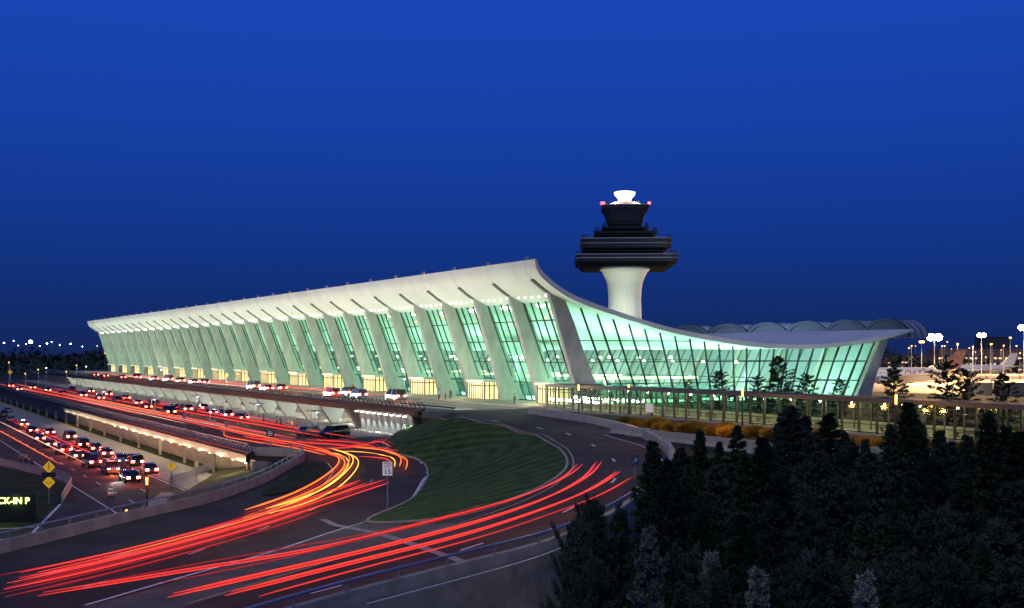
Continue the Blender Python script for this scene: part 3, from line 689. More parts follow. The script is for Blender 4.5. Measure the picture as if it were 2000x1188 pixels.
def mast(px, py, Y, m, pw_, rad, col=(1, .6, .25), label="tall apron light mast with warm floodlight head", heads=1):
    p = at(px, Y, -8); z = CH-(py-HZ)/F*Y; r = thing("light_mast", label, "street lamp", "tall lamp masts around the airfield", loc=p)
    mb = MB(); mb.cyl((0, 0, 0), (0, 0, z+8), .25, .12, 8); part("pole", mb.mesh("p", M_steel), r)
    if heads > 1: mb = MB(); mb.box((0, 0, z+8), (rad*heads*1.9, .3, .25)); part("cross_arm", mb.mesh("p", M_steel), r)
    mb = MB(); mb.ball((0, 0, 0), rad, 10, sz=.85); hm_ = mb.mesh("l", m)
    for i in range(heads): part("lamp_head", hm_, r, ((i-(heads-1)/2)*rad*1.7, -.3, z+8))
    if pw_: lamp('SPOT', (p.x, p.y-2.5, z-.5), pw_, col, .6, (p.x, p.y-30, -8), 150)
M_sodium = mat("sodium_lamp", (1, .7, .3), emit=(1, .80, .48), es=90)
M_sod2 = mat("amber_mast_lamp", (1, .6, .2), emit=(1, .5, .12), es=5)
M_sod3 = mat("orange_flood_lamp", (1, .6, .2), emit=(1, .55, .18), es=3)
M_cool = mat("cool_lamp", (1, 1, 1), emit=(.8, .95, 1), es=20)
mast(1825, 659, 420, M_sodium, 700000, 1.5, heads=2); mast(1917, 655, 620, M_sodium, 600000, 1.3, heads=2); mast(2000, 640, 480, M_sodium, 600000, 1.4, heads=2)
mast(1973, 660, 900, M_sod3, 400000, 1.0); mast(1800, 668, 800, M_sod3, 500000, 1.1, heads=2); mast(1870, 672, 900, M_sod3, 500000, .9)
for px, Y in ((1840, 640), (1900, 700), (1960, 600), (2010, 720), (1870, 520), (1935, 500), (1780, 620)):
    mast(px, HZ-7*F/Y*.55, Y, M_sod3, 300000, .45, label="slim apron lamp post with amber head")
for px, py, Y in ((1845, 676, 930), (1858, 682, 900), (1893, 680, 930), (1938, 672, 900), (1955, 684, 900), (1985, 676, 940), (1992, 690, 700), (1835, 700, 760), (1880, 694, 880), (1965, 700, 760), (1925, 698, 800), (1885, 738, 420), (1940, 745, 400), (1775, 680, 900), (1788, 676, 950), (1850, 668, 1000), (1905, 688, 900)):
    mast(px, py, Y, M_sod2, 0, random.uniform(.3, .7), label="slim apron lamp post with amber head")
mast(60, 668, 1100, M_cool, 0, 1.9, label="distant tall light mast with cool white head")
for px, py, s_ in ((8, 670, .9), (27, 666, .7), (51, 672, .5), (92, 671, 1.0), (101, 668, .5), (138, 672, .9), (117, 674, .5), (161, 677, .6), (36, 675, .4), (78, 676, .5)): mast(px, py, 1400, M_cool, 0, s_, label="distant light mast with cool white head")
for px, py in ((18, 708), (75, 722), (130, 726), (150, 714), (50, 730)): mast(px, py, 420, M_orange, 0, .22, label="distant street lamp with orange glow")
mast(190, 676, 1300, M_orange, 0, .6, label="distant street lamp with orange glow"); mast(205, 690, 900, M_orange, 0, .4, label="distant street lamp with orange glow")
# ------------------------------------------------------------------ trees
F_dark = foliage("conifer_needles", (.010, .024, .016), (.058, .092, .055)); F_grey = foliage("grey_needles", (.07, .09, .085), (.24, .27, .25))
F_blue = foliage("cedar_foliage", (.012, .026, .022), (.065, .10, .075)); F_bush = foliage("bush_leaves", (.12, .12, .02), (.45, .24, .05))
def conifer(name, seed, H, R, nb, nl, leaf, fm, shape=.85, droop=-.15, low=.06, label="", grp="dark conifers in front of the terminal", wild=.3):
    rd = random.Random(seed); tk = MB(); cr_ = MB(); U = rd.uniform
    tk.cyl((0, 0, 0), (0, 0, H*.55), .02*H+.05, .012*H, 8); tk.cyl((0, 0, H*.55), (0, 0, H*.98), .012*H, .02, 6)
    az = 0
    for i in range(nb):
        f = low+(1-low)*((i+.5)/nb); az += 2.4+U(-.4, .4); z = H*f+U(-.15, .15)
        lob = 1+.22*math.sin(az*2+seed)+.15*math.sin(f*19+seed)
        L = R*(1-f)**shape*U(1-wild, 1+wild*.6)*lob+.12
        up = droop+.75*f+U(-.15, .15)
        d = Vector((math.cos(az), math.sin(az), up)).normalized(); s_ = Vector((-math.sin(az), math.cos(az), 0)); base = Vector((0, 0, z))
        tk.cyl(base, base+d*L*.9, .012*L+.015, .006, 4, caps=False)
        nt_ = max(5, nl//16)
        for q in range(nt_):
            s = U(.15, 1.0)**.8; sg = rd.choice((-1, 1)); o = base+d*L*s; tl_ = L*.34*(1.1-s)+.08
            td = (d*U(.3, .9)+s_*sg*U(.3, 1)+Vector((0, 0, U(-.35, .45)))).normalized()
            for j in range(16):
                p = o+td*tl_*U(0, 1)+Vector((U(-.06, .06), U(-.06, .06), U(-.08, .05)))
                dd = (td+Vector((U(-.9, .9), U(-.9, .9), U(-.7, .8)))).normalized()
                sd = dd.cross(Vector((U(-1, 1), U(-1, 1), U(-1, 1)))).normalized(); l = leaf*U(.5, 1.3)
                k = len(cr_.v); cr_.v += [tuple(p-sd*l*.28), tuple(p+sd*l*.28), tuple(p+dd*l)]; cr_.f.append((k, k+1, k+2)); cr_.m.append(0)
    r = thing(name, label, "tree", grp); part("trunk", tk.mesh("trunk", M_wood), r); part("crown", cr_.mesh("crown", fm, fix=False), r); return r, H
protos = [
 conifer("conifer_tree", 1, 10, 2.7, 190, 220, .16, F_dark, shape=.95, label="dense dark green conifer with ragged pointed crown", wild=.4),
 conifer("conifer_tree", 2, 10, 3.2, 200, 220, .17, F_blue, shape=.7, label="broad dark cedar with rounded uneven crown", wild=.45),
 conifer("conifer_tree", 3, 10, 2.5, 180, 210, .15, F_dark, shape=1.05, label="dark spruce with pointed tip", wild=.5),
 conifer("spruce_tree", 4, 8, 2.7, 140, 200, .12, F_grey, shape=1.15, droop=-.05, label="young grey-green spruce with upswept branch tips", wild=.45),
 conifer("juniper_tree", 5, 8, 3.0, 230, 220, .12, F_blue, shape=.55, droop=.25, label="rounded bushy dark juniper", wild=.4),
 conifer("pine_tree", 6, 8, 3.6, 75, 200, .18, F_dark, shape=.5, droop=-.2, low=.15, label="dark pine with open layered branches", grp="pines beside the covered walkway", wild=.6)]
used = set()
def put(i, px, top, Y, zg, sx=1.0):
    if i != 5 and Y > 50: sx *= 1.25
    r, H = protos[i]; z = CH-(top-HZ)/F*Y; s = (z-zg)/H; p = at(px, Y, zg); rot = random.uniform(0, 6.28)
    if i not in used: used.add(i); r.location = p; r.rotation_euler = (0, 0, rot); r.scale = (s*sx, s*sx, s)
    else: clone(r, p, rot, (s*sx, s*sx, s))
for a in [(4, 1160, 992, 43, -8, .50), (4, 1125, 1030, 40, -8, .42), (0, 1275, 868, 62, -8, .72), (1, 1305, 905, 58, -8, .55), (3, 1268, 1038, 31, -4, .8), (2, 1367, 845, 84, -8, .8), (2, 1440, 836, 88, -8, .9), (1, 1545, 800, 88, -8, .9), (0, 1490, 860, 70, -8, .9),
          (2, 1620, 812, 88, -8, 1.1), (1, 1590, 850, 80, -8, .8), (0, 1600, 890, 62, -8, 1.0), (1, 1700, 890, 70, -8, .9), (0, 1775, 792, 82, -8, .9), (2, 1740, 835, 78, -8, .9), (1, 1850, 870, 68, -8, .9), (2, 1930, 812, 80, -8, 1.0), (0, 1990, 850, 64, -8, 1.0), (2, 1890, 856, 74, -8, .9), (4, 1660, 872, 80, -8, .7),
          (2, 1520, 832, 90, -8, .8), (2, 1575, 818, 92, -8, .8), (0, 1835, 846, 78, -8, .8), (2, 1965, 838, 76, -8, .9), (2, 1405, 868, 80, -8, .7), (0, 1690, 862, 84, -8, .7), (0, 1800, 832, 86, -8, .7), (2, 1650, 846, 90, -8, .7), (1, 1330, 880, 76, -8, .6),
          (1, 1400, 915, 60, -8, .7), (0, 1345, 915, 60, -8, .7), (1, 1520, 935, 56, -8, .8), (4, 1640, 945, 52, -8, .8), (1, 1770, 930, 54, -8, .8), (0, 1880, 935, 52, -8, .9), (1, 1985, 950, 48, -8, .9), (2, 1455, 890, 66, -8, .9), (4, 1820, 905, 60, -8, .7),
          (0, 1370, 1005, 44, -8, .9), (2, 1450, 1015, 40, -8, 1.0), (1, 1580, 1010, 40, -8, .8), (0, 1690, 1015, 40, -8, .9), (4, 1830, 1010, 40, -8, .8), (1, 1950, 1030, 38, -8, .9), (4, 1330, 1090, 35, -8, .7), (2, 1215, 1005, 44, -8, .8), (0, 1760, 980, 44, -8, .9), (1, 1510, 990, 46, -8, .8),
          (3, 1480, 1120, 29, -6, .8), (3, 1690, 1130, 28, -6, .8), (3, 1390, 1090, 31, -6, .7), (3, 1580, 1085, 32, -7, .7), (4, 1600, 1110, 31, -7, .8), (4, 1850, 1110, 30, -7, .8), (1, 1975, 1120, 30, -7, .8), (4, 1760, 1100, 33, -7, .8), (4, 1400, 1130, 30, -7, .6), (4, 1160, 1110, 36, -8, .5), (2, 1920, 1070, 34, -7, .9), (4, 1540, 1120, 30, -7, .6),
          (5, 1405, 726, 150, 0, 1.0), (5, 1520, 700, 140, 0, 1.0), (5, 1575, 732, 138, 0, .9), (5, 1745, 722, 124, -1, 1.0), (5, 1850, 710, 122, -1, .9), (5, 1885, 726, 120, -1, .9), (5, 1958, 734, 118, -1, .9), (5, 1640, 742, 140, 0, .8), (5, 1345, 742, 156, 0, .6), (5, 1480, 735, 146, 0, .8)]: put(*a)
bm_ = MB(); rd = random.Random(3)
for i in range(2600):
    th = rd.uniform(0, 6.28); f = rd.random()**.5; rr = .95*f; z = rd.uniform(.1, .8)*(1.1-f*.5)
    p = Vector((rr*math.cos(th), rr*math.sin(th), z)); dd = Vector((math.cos(th)*f, math.sin(th)*f, rd.uniform(.4, 1.2))).normalized(); sd = dd.cross(Vector((rd.uniform(-1, 1), rd.uniform(-1, 1), .3))).normalized(); l = rd.uniform(.1, .25)
    k = len(bm_.v); bm_.v += [tuple(p-sd*.04), tuple(p+sd*.04), tuple(p+dd*l)]; bm_.f.append((k, k+1, k+2)); bm_.m.append(0)
st = MB()
for i in range(9): th = i*.7; st.cyl((0, 0, 0), (.5*math.cos(th), .5*math.sin(th), .6), .03, .01, 5)
br = thing("shrub", "low amber-lit ornamental shrub in the planting bed", "shrub", "shrubs in the planting bed", loc=at(1222, 132, -.1)); part("stem", st.mesh("s", M_wood), br); part("foliage", bm_.mesh("f", F_bush, fix=False), br); br.scale = (1.2,)*3
rb = random.Random(12)
bush = [(1240, 836), (1256, 833), (1274, 838), (1292, 840), (1230, 829), (1250, 830), (1284, 834), (1395, 850), (1412, 846), (1430, 851), (1450, 849), (1420, 841), (1540, 850), (1600, 860), (1690, 874), (1712, 878), (1732, 874), (1560, 848), (1340, 845), (1480, 852)]
for x in range(1310, 1980, 40): bush.append((x+rb.uniform(-10, 10), 838+(x-1310)*.075+rb.uniform(-6, 10)))
for px, py in bush: clone(br, S(px, py, -.1), rb.uniform(0, 6), rb.uniform(.8, 1.35))
cb = MB(); cb.loft([[Vector((x, -.3, 0)), Vector((x, -.12, .35)), Vector((x, -.09, .9)), Vector((x, .09, .9)), Vector((x, .12, .35)), Vector((x, .3, 0))] for x in (-1.8, 1.8)])
cbm = cb.mesh("barrier", M_pb)
for i in range(13):
    p = B(-31.2+i*.32, -72-i*4.2); thing("concrete_barrier", "pale precast concrete road barrier beside the planting bed", "barrier", "precast barriers beside the planting bed", loc=(p.x, p.y, h(p.x, p.y)+.04), rot=A1+random.uniform(-.04, .04), mesh=cbm)
for i in range(14):
    p = S(1215, 846, 0).lerp(S(1740, 898, 0), i/13); q = S(1740, 898, 0)-S(1215, 846, 0)
    thing("concrete_barrier", "pale precast concrete road barrier beside the shrubs", "barrier", "precast barriers beside the planting bed", loc=(p.x, p.y, h(p.x, p.y)+.04), rot=math.atan2(q.y, q.x)+random.uniform(-.05, .05), mesh=cbm)
tl = MB(); rd = random.Random(9)
for i in range(9000):
    x = rd.uniform(-900, 420); y = 900+rd.uniform(0, 60); hh = 13+4*math.sin(x*.03)+3*math.sin(x*.11)+rd.uniform(-2, 2)
    z = -8+rd.random()**.6*hh; s = rd.uniform(1.5, 3.2)
    a = [Vector((x+rd.uniform(-s, s), y+rd.uniform(-s, s), z+rd.uniform(-s, s))) for _ in range(3)]; k = len(tl.v); tl.v += [tuple(q) for q in a]; tl.f.append((k, k+1, k+2)); tl.m.append(0)
o = link(bpy.data.objects.new("distant_woodland", tl.mesh("w", foliage("woodland_leaves", (.006, .013, .009), (.03, .045, .025)), fix=False))); o["kind"] = "stuff"; o["label"] = "distant dark belt of trees along the airfield"; o["category"] = "woods"
# ------------------------------------------------------------------ cars
def paint(n, c): return mat(n, c, .25, metal=.2, coat=.6)
PA = {'silver': paint("silver_paint", (.24, .24, .25)), 'black': paint("black_car_paint", (.015, .015, .018)), 'red': paint("red_paint", (.3, .02, .02)), 'white': paint("white_paint", (.40, .38, .35)), 'blue': paint("blue_paint", (.03, .05, .13)), 'grey': paint("grey_paint", (.08, .08, .08)), 'yellow': paint("yellow_paint", (.8, .5, .03))}
M_cg = mat("car_glass", (.01, .012, .015), .05); M_tyre = mat("tyre_rubber", (.015, .015, .015), .9); M_rim = mat("alloy_rim", (.5, .5, .5), .3, metal=.8)
M_tail = mat("tail_lamp_lens", (.4, .01, .01), .2, emit=(1, .05, .03), es=90); M_head = mat("head_lamp_lens", (.9, .9, .9), .1, emit=(1, .93, .8), es=30); M_hoff = mat("clear_lamp_lens", (.6, .6, .6), .1); M_toff = mat("dark_red_lens", (.2, .01, .01), .2)
wm = MB(); wm.cyl((0, -.11, 0), (0, .11, 0), .33, n=16); wme = wm.mesh("tyre", M_tyre)
rm = MB(); rm.cyl((0, -.12, 0), (0, .12, 0), .2, n=10); rme = rm.mesh("rim", M_rim)
CM = {}
def carmeshes(kind):
    if kind in CM: return CM[kind]
    if kind == 'sedan': L, Wd, belt, top = 4.7, 1.8, .95, 1.45; cab = (-1.75, -1.05, .55, 1.25); hood = .82; trunk = .95
    elif kind == 'suv': L, Wd, belt, top = 4.9, 1.9, 1.12, 1.8; cab = (-2.35, -2.1, .65, 1.3); hood = 1.05; trunk = 1.1
    else: L, Wd, belt, top = 5.2, 1.95, 1.15, 2.05; cab = (-2.5, -2.35, 1.15, 1.9); hood = 1.05; trunk = 1.15
    def sec(x, w, z0, z1):
        return [Vector((x, -w*.92, z0)), Vector((x, -w, z0+.2)), Vector((x, -w, z1-.18)), Vector((x, -w*.9, z1)), Vector((x, w*.9, z1)), Vector((x, w, z1-.18)), Vector((x, w, z0+.2)), Vector((x, w*.92, z0))]
    hw = Wd/2; b = MB()
    b.loft([sec(-L/2, hw*.86, .4, trunk-.12), sec(-L/2+.18, hw*.96, .28, trunk), sec(cab[0], hw, .25, belt), sec(0, hw, .25, belt), sec(cab[3], hw, .25, belt), sec(L/2-.5, hw*.97, .25, hood), sec(L/2-.1, hw*.88, .3, hood-.14), sec(L/2, hw*.8, .38, hood-.3)])
    rw = hw*.78; b.loft([[Vector((x, -rw*q, z)), Vector((x, rw*q, z)), Vector((x, rw*q*.85, z+.07)), Vector((x, -rw*q*.85, z+.07))] for x, q, z in ((cab[1]-.05, .96, top-.1), (0, 1, top-.05), (cab[2]+.05, .96, top-.1))])
    for sg in (-1, 1):
        for x0, x1 in ((cab[0], cab[1]), (cab[3], cab[2]), ((cab[0]+cab[3])/2, (cab[1]+cab[2])/2)): b.bar((x0, sg*hw*.91, belt-.03), (x1, sg*rw*.97, top-.07), .07, .07)
        b.box((cab[3]-.25, sg*(hw+.09), belt+.08), (.12, .2, .14))
    gl = MB(); z1 = top-.09
    gl.loft([[Vector((cab[0], -hw*.89, belt-.04)), Vector((cab[3], -hw*.89, belt-.04)), Vector((cab[3], hw*.89, belt-.04)), Vector((cab[0], hw*.89, belt-.04))], [Vector((cab[1], -rw*.93, z1)), Vector((cab[2], -rw*.93, z1)), Vector((cab[2], rw*.93, z1)), Vector((cab[1], rw*.93, z1))]])
    t = MB(); t.box((0, 0, 0), (.1, .42, .26)); hd = MB(); hd.box((0, 0, 0), (.12, .32, .16))
    CM[kind] = dict(b=b, g=gl.mesh("windows", M_cg), t=t, h=hd, L=L, hw=hw, trunk=trunk, hood=hood, body={}); return CM[kind]
def car(kind, colr, loc, rot, lit='tail', grp="cars on the airport roads", label=None):
    c = carmeshes(kind)
    if colr not in c['body']: c['body'][colr] = c['b'].mesh("body", PA[colr])
    if 'tl' not in c: c['tl'] = c['t'].mesh("tail", M_tail); c['to'] = c['t'].mesh("tail", M_toff); c['hl'] = c['h'].mesh("head", M_head); c['ho'] = c['h'].mesh("head", M_hoff)
    names = {'sedan': 'sedan', 'suv': 'tall family car', 'van': 'minivan'}
    state = {'tail': 'with glowing red tail lights', 'both': 'with headlights on', 'off': 'parked with its lights off'}[lit]
    r = thing("taxi" if colr == 'yellow' else "car", label or f"{colr} {names[kind]} {state} on the road", "taxi" if colr == 'yellow' else "car", grp, loc=loc, rot=rot)
    part("body", c['body'][colr], r); part("windows", c['g'], r)
    for x in (-c['L']/2+.85, c['L']/2-.85):
        for y in (-1, 1):
            w = part("wheel", wme, r, (x, y*(c['hw']-.1), .33)); part("rim", rme, w)
    for y in (-1, 1):
        part("tail_light", c['tl'] if lit != 'off' else c['to'], r, (-c['L']/2+.02, y*(c['hw']*.66), c['trunk']-.24)); part("headlight", c['hl'] if lit == 'both' else c['ho'], r, (c['L']/2-.1, y*(c['hw']*.6), c['hood']-.28))
    if colr == 'yellow':
        mb = MB(); mb.box((0, 0, 1.52), (.3, .6, .16)); part("roof_sign", mb.mesh("rs", M_white), r)
    return r
rk = random.Random(5); cols = ['silver', 'black', 'red', 'grey', 'blue', 'grey', 'grey', 'black', 'blue']; kinds = ['sedan', 'sedan', 'suv', 'van', 'suv']
for px, py in [(648, 776), (700, 779), (772, 783), (548, 763), (495, 761), (400, 751), (352, 748), (328, 746), (300, 744), (268, 742), (238, 741), (205, 738), (185, 736), (520, 764), (378, 751), (680, 774)]:
    car(rk.choice(kinds), 'red' if px in (548, 648) else rk.choice(cols), S(px, py, .01), A1+rk.uniform(-.05, .05), grp="cars on the departures road")
for t in (25, 45, 75, 110, 160, 210): lamp('POINT', B(-21, t, .9), 420, (1, .14, .07), .3)
car('sedan', 'silver', S(605, 851, -3.98), A1-1.0, 'off', label="silver sedan parked at the lit kerb", grp="cars on the arrivals road")
car('suv', 'black', S(652, 856, -3.98), A1+2.05, 'off', label="black tall family car parked at the lit kerb", grp="cars on the arrivals road")
for px, py in [(412, 812), (362, 806), (340, 802), (300, 796), (268, 792), (228, 787), (195, 783), (160, 778), (122, 772), (92, 767), (62, 762), (440, 818), (470, 822), (245, 782), (210, 775), (175, 768), (140, 764), (395, 802), (20, 758), (36, 764), (285, 800), (330, 812)]:
    car(rk.choice(kinds), rk.choice(cols), S(px, py, -3.98), A1+rk.uniform(-.06, .06), rk.choice(['tail', 'tail', 'tail', 'off']), grp="cars on the arrivals road")
placed = []
for px, py, l, k_, c_ in [(216, 925, 'head', 'suv', 'grey'), (252, 941, 'tail', 'sedan', 'black'), (290, 925, 'tail', 'sedan', 'grey'), (262, 911, 'tail', 'suv', 'black'), (180, 912, 'tail', 'van', 'grey'), (150, 897, 'tail', 'sedan', 'black'), (124, 887, 'tail', 'suv', 'red'), (97, 874, 'tail', 'sedan', 'grey'), (76, 862, 'tail', 'sedan', 'grey'), (45, 834, 'tail', 'sedan', 'yellow'), (20, 824, 'off', 'sedan', 'silver'), (6, 814, 'off', 'suv', 'grey'), (160, 876, 'tail', 'suv', 'black'), (236, 905, 'head', 'sedan', 'silver'), (206, 892, 'tail', 'sedan', 'grey'), (62, 846, 'tail', 'sedan', 'black'), (14, 806, 'off', 'sedan', 'white'), (95, 850, 'tail', 'sedan', 'red'),
                         (136, 860, 'tail', 'suv', 'grey'), (185, 882, 'tail', 'sedan', 'black')]:
    p = S(px, py, -7.97)
    if any((p-q).length < 2.3 for q in placed): continue
    placed.append(p)
    car(k_, c_, p, A1+(math.pi if l == 'head' else 0)+rk.uniform(-.05, .05), 'both' if l == 'head' else l, grp="cars queuing on the lower road")
    if l == 'head': q = S(px, py, -7.3)-d1*2.8; lamp('SPOT', q, 600, (1, .95, .85), .1, q-d1*8-Vector((0, 0, .9)), 60)
for t in (8, 20, 32, 44, 60, 80, 110): lamp('POINT', B(-68, t, -6.6), 1000, (1, .17, .08), .4)
# ------------------------------------------------------------------ luminous traces along the lanes
def tr_mat(n, c, s): return mat(n, (.02, .0, .0), emit=c, es=s)
TR = tr_mat("trace_red", (1, .05, .035), 1.25); TD = tr_mat("trace_deep_red", (1, .03, .03), .45); TO = tr_mat("trace_orange", (1, .16, .02), 1.8); TY = tr_mat("trace_yellow", (1, .5, .06), 2.4); TP = tr_mat("trace_pale", (1, .62, .4), 1.2)
def trail(pts, m, r=.07, off=.75, label="thin red light streak following the curved road lane"):
    p = relax(resample(smooth([hit(*q) for q in pts], 8), .7), 25); p = [Vector((v.x, v.y, h(v.x, v.y)+off)) for v in p]
    thing("light_streak", label, "light streak", "streaks of vehicle light along the roads", mesh=tube(p, r, 5).mesh("streak", m))
def multi(pts, m, r=.05, n=3, gap=.28, label="thin red light streak following the curved road lane"):
    base_ = relax(resample(smooth([hit(*q) for q in pts], 8), .7), 25)
    for k in range(n):
        p = []
        for i, v in enumerate(base_):
            s_ = side(base_, i)*((k-(n-1)/2)*gap*(1+.25*math.sin(i*.05+k))); x, y = v.x+s_.x, v.y+s_.y; p.append(Vector((x, y, h(x, y)+.62+.12*(k % 3))))
        c0 = int(len(p)*.02*k); p = p[c0:]
        thing("light_streak", label, "light streak", "streaks of vehicle light along the roads", mesh=tube(p, r*(1 if k != 1 else .6), 5).mesh("streak", m if k != 1 else TD))
multi([(1135, 922), (1110, 948), (1040, 984), (920, 1022), (780, 1058), (620, 1098), (420, 1132), (200, 1170), (60, 1195)], TR, .035, 3, .3)
multi([(1170, 918), (1150, 948), (1080, 990), (950, 1038), (780, 1085), (600, 1130), (420, 1172), (330, 1195)], TR, .055, 3, .26)
multi([(1210, 938), (1160, 975), (1060, 1018), (900, 1072), (720, 1118), (560, 1160), (430, 1195)], TR, .055, 3, .26)
multi([(1236, 950), (1180, 985), (1080, 1024), (930, 1075), (760, 1120), (600, 1165), (500, 1195)], TR, .035, 2, .3)
trail([(1000, 1000), (860, 1040), (720, 1075), (500, 1130), (300, 1170)], TD, .035)
trail([(940, 1010), (800, 1050), (620, 1085), (400, 1125), (150, 1175)], TD, .03)
lab = "orange light streak curving along the merging lane"
multi([(462, 1028), (530, 1006), (600, 975), (650, 940), (668, 915), (655, 900), (620, 892)], TO, .08, 3, .32, lab)
multi([(472, 1030), (540, 1010), (612, 978), (660, 944), (680, 915), (665, 899), (640, 893)], TY, .045, 2, .2, lab)
multi([(500, 1025), (570, 1005), (640, 975), (682, 938), (695, 912), (680, 898), (650, 890)], TY, .05, 3, .3, lab)
trail([(510, 1018), (560, 998), (630, 965), (668, 935), (684, 908), (670, 893)], TO, .05, label=lab)
multi([(0, 1162), (150, 1128), (300, 1090), (450, 1048), (580, 1005), (650, 978), (712, 955)], TR, .045, 4, .32)
multi([(0, 1175), (150, 1142), (300, 1103), (450, 1060), (600, 1010), (700, 975), (757, 955)], TR, .05, 3, .28)
trail([(0, 1152), (200, 1112), (350, 1070), (480, 1030), (600, 990)], TD, .05)
multi([(0, 1190), (150, 1155), (320, 1110), (480, 1062), (620, 1012)], TD, .05, 3, .35)
trail([(190, 1120), (320, 1085), (460, 1045), (560, 1008)], TO, .04)
multi([(786, 930), (790, 912), (775, 898), (735, 890), (690, 886)], TO, .07, 3, .28, lab)
multi([(768, 925), (768, 908), (748, 898), (700, 893), (660, 892)], TY, .045, 2, .25, lab)
multi([(775, 892), (740, 887), (680, 884), (610, 885)], TR, .07, 2, .3)
trail([(700, 905), (735, 905), (762, 912), (765, 930)], TR, .06)
lab = "red light streak running along the arrivals road"
for w, m, r_, ta, tb, o_ in [(-47.5, TR, .1, -2, 230, .8), (-46.7, TO, .07, 5, 150, .7), (-43.2, TR, .08, 0, 260, .8), (-42.4, TY, .05, 20, 120, .7), (-40.2, TR, .08, -6, 180, .9), (-39.0, TD, .1, 8, 240, .8), (-50.6, TR, .1, -8, 290, .8), (-51.4, TP, .06, 40, 300, .7), (-49.8, TO, .06, 60, 300, 1.2), (-37.3, TR, .06, 30, 140, .8), (-52.3, TR, .08, 70, 330, .8), (-48.2, TP, .04, 20, 180, .6), (-41.2, TD, .05, 10, 200, .7)]:
    p = [B(w+.5*math.sin(t/40.0+w), t, -4+o_) for t in range(ta, tb, 4)]
    thing("light_streak", lab, "light streak", "streaks of vehicle light along the roads", mesh=tube(p, r_, 5).mesh("streak", m))
for pts, m, r_ in [([(520, 868), (600, 874), (680, 880), (740, 884)], TR, .07), ([(430, 842), (520, 862), (600, 880), (650, 892)], TO, .07), ([(480, 862), (560, 876), (630, 892), (665, 905)], TR, .08), ([(440, 850), (445, 862), (500, 872), (580, 885), (640, 900)], TO, .05), ([(600, 868), (700, 874), (770, 884)], TR, .06)]:
    multi(pts, m, r_, 2, .35)
for w, ta, tb in ((-17, 60, 200), (-19.5, 120, 330), (-23, 90, 260), (-18, 30, 120)):
    p = [B(w, t, .8) for t in range(ta, tb, 5)]
    thing("light_streak", "red light streak along the departures road", "light streak", "streaks of vehicle light along the roads", mesh=tube(p, .07, 5).mesh("streak", TR))
for w, m in ((-66.5, TR), (-70.2, TP), (-73.4, TO), (-67.6, TR)):
    p = [B(w, t, -7.2) for t in range(20, 150, 5)]
    thing("light_streak", "light streak along the lower road", "light streak", "streaks of vehicle light along the roads", mesh=tube(p, .06, 5).mesh("streak", m))
# ------------------------------------------------------------------ shelters, signs, lamps
sh = thing("bus_shelter", "small kerbside shelter with flat dark roof and lit ceiling", "shelter", "kerbside shelters on the arrivals road", loc=B(-45, 48, -3.86), rot=A1)
mb = MB(); mb.box((0, 0, 2.6), (3.8, 1.7, .25)); part("roof", mb.mesh("r", M_steel), sh)
pm = MB(); pm.box((0, 0, 1.25), (.14, .14, 2.5)); pme = pm.mesh("p", M_steel)
for x in (-1.7, 1.7): part("post", pme, sh, (x, 0, 0))
mb = MB(); mb.box((0, 0, 2.44), (3, .4, .05)); part("ceiling_lamp", mb.mesh("l", M_white), sh)
mb = MB(); mb.box((0, 0, .45), (2.4, .4, .08)); mb.box((-1, 0, .2), (.1, .35, .42)); mb.box((1, 0, .2), (.1, .35, .42)); part("bench", mb.mesh("b", M_steel), sh)
for t in (94, 150): clone(sh, B(-45, t, -3.86), A1)
for t in (30, 62, 106): clone(sh, B(-33.2, t, -3.86), A1)
for t in (20, 48, 78, 110, 150, 200, 250): lamp('POINT', B(-40, t, -.6), 900, (1, .46, .22), .4)
M_ye = mat("sign_yellow", (.85, .55, .02), .5, emit=(.9, .5, .02), es=.35); M_sw = mat("sign_white", (.8, .8, .78), .5, emit=(1, 1, 1), es=.12)
def pole(r, hgt, rad=.05): mb = MB(); mb.cyl((0, 0, 0), (0, 0, hgt), rad, n=8); part("post", mb.mesh("p", M_steel), r)
def panel(r, z, w, hh, m, y=-.08, rot45=False, name="sign_panel"):
    mb = MB()
    if rot45: s = w/2; mb.prism([(0, 0, z-s), (s, 0, z), (0, 0, z+s), (-s, 0, z)], Vector((0, y, 0)), Vector((0, y+.03, 0)))
    else: mb.box((0, y, z), (w, .03, hh))
    return part(name, mb.mesh("pn", m), r)
b0 = hit(757, 1002); r = thing("speed_limit_sign", "white speed limit 15 sign on a thin steel post in grass", "road sign", loc=b0)
pole(r, 3.9); panel(r, 3.3, .78, 1.08, M_black, -.07); o = panel(r, 3.3, .73, 1.03, M_sw, -.09)
for s, z, sz in (("SPEED", 3.68, .22), ("LIMIT", 3.46, .22), ("15", 3.08, .55)): part("lettering", text_mesh(s, sz, M_black, .005), r, (0, -.115, z), (math.pi/2, 0, 0))
def ped(z0, s):
    mb = MB(); y = -.11
    mb.ball((0, y, z0+.32*s), .07*s, 8, sz=1)
    for a, b, w in (((0, .25), (-.02, 0), .1), ((-.02, 0), (-.14, -.3), .06), ((-.02, 0), (.13, -.28), .06), ((0, .2), (.15, .03), .045), ((0, .2), (-.14, .05), .045)):
        mb.bar((a[0]*s, y, z0+a[1]*s), (b[0]*s, y, z0+b[1]*s), w*s, .02)
    return mb.mesh("ped", M_black)
b0 = S(96, 985, -8); r = thing("pedestrian_crossing_sign", "stacked yellow diamond signs with walker and arrow symbols", "road sign", loc=b0)
pole(r, 4.9, .07); panel(r, 3.95, 1.35, 0, M_ye, -.09, True); part("symbol", ped(3.95, 1.1), r); panel(r, 3.15, 1.5, .5, M_dark, -.08); panel(r, 2.35, 1.35, 0, M_ye, -.09, True)
mb = MB()
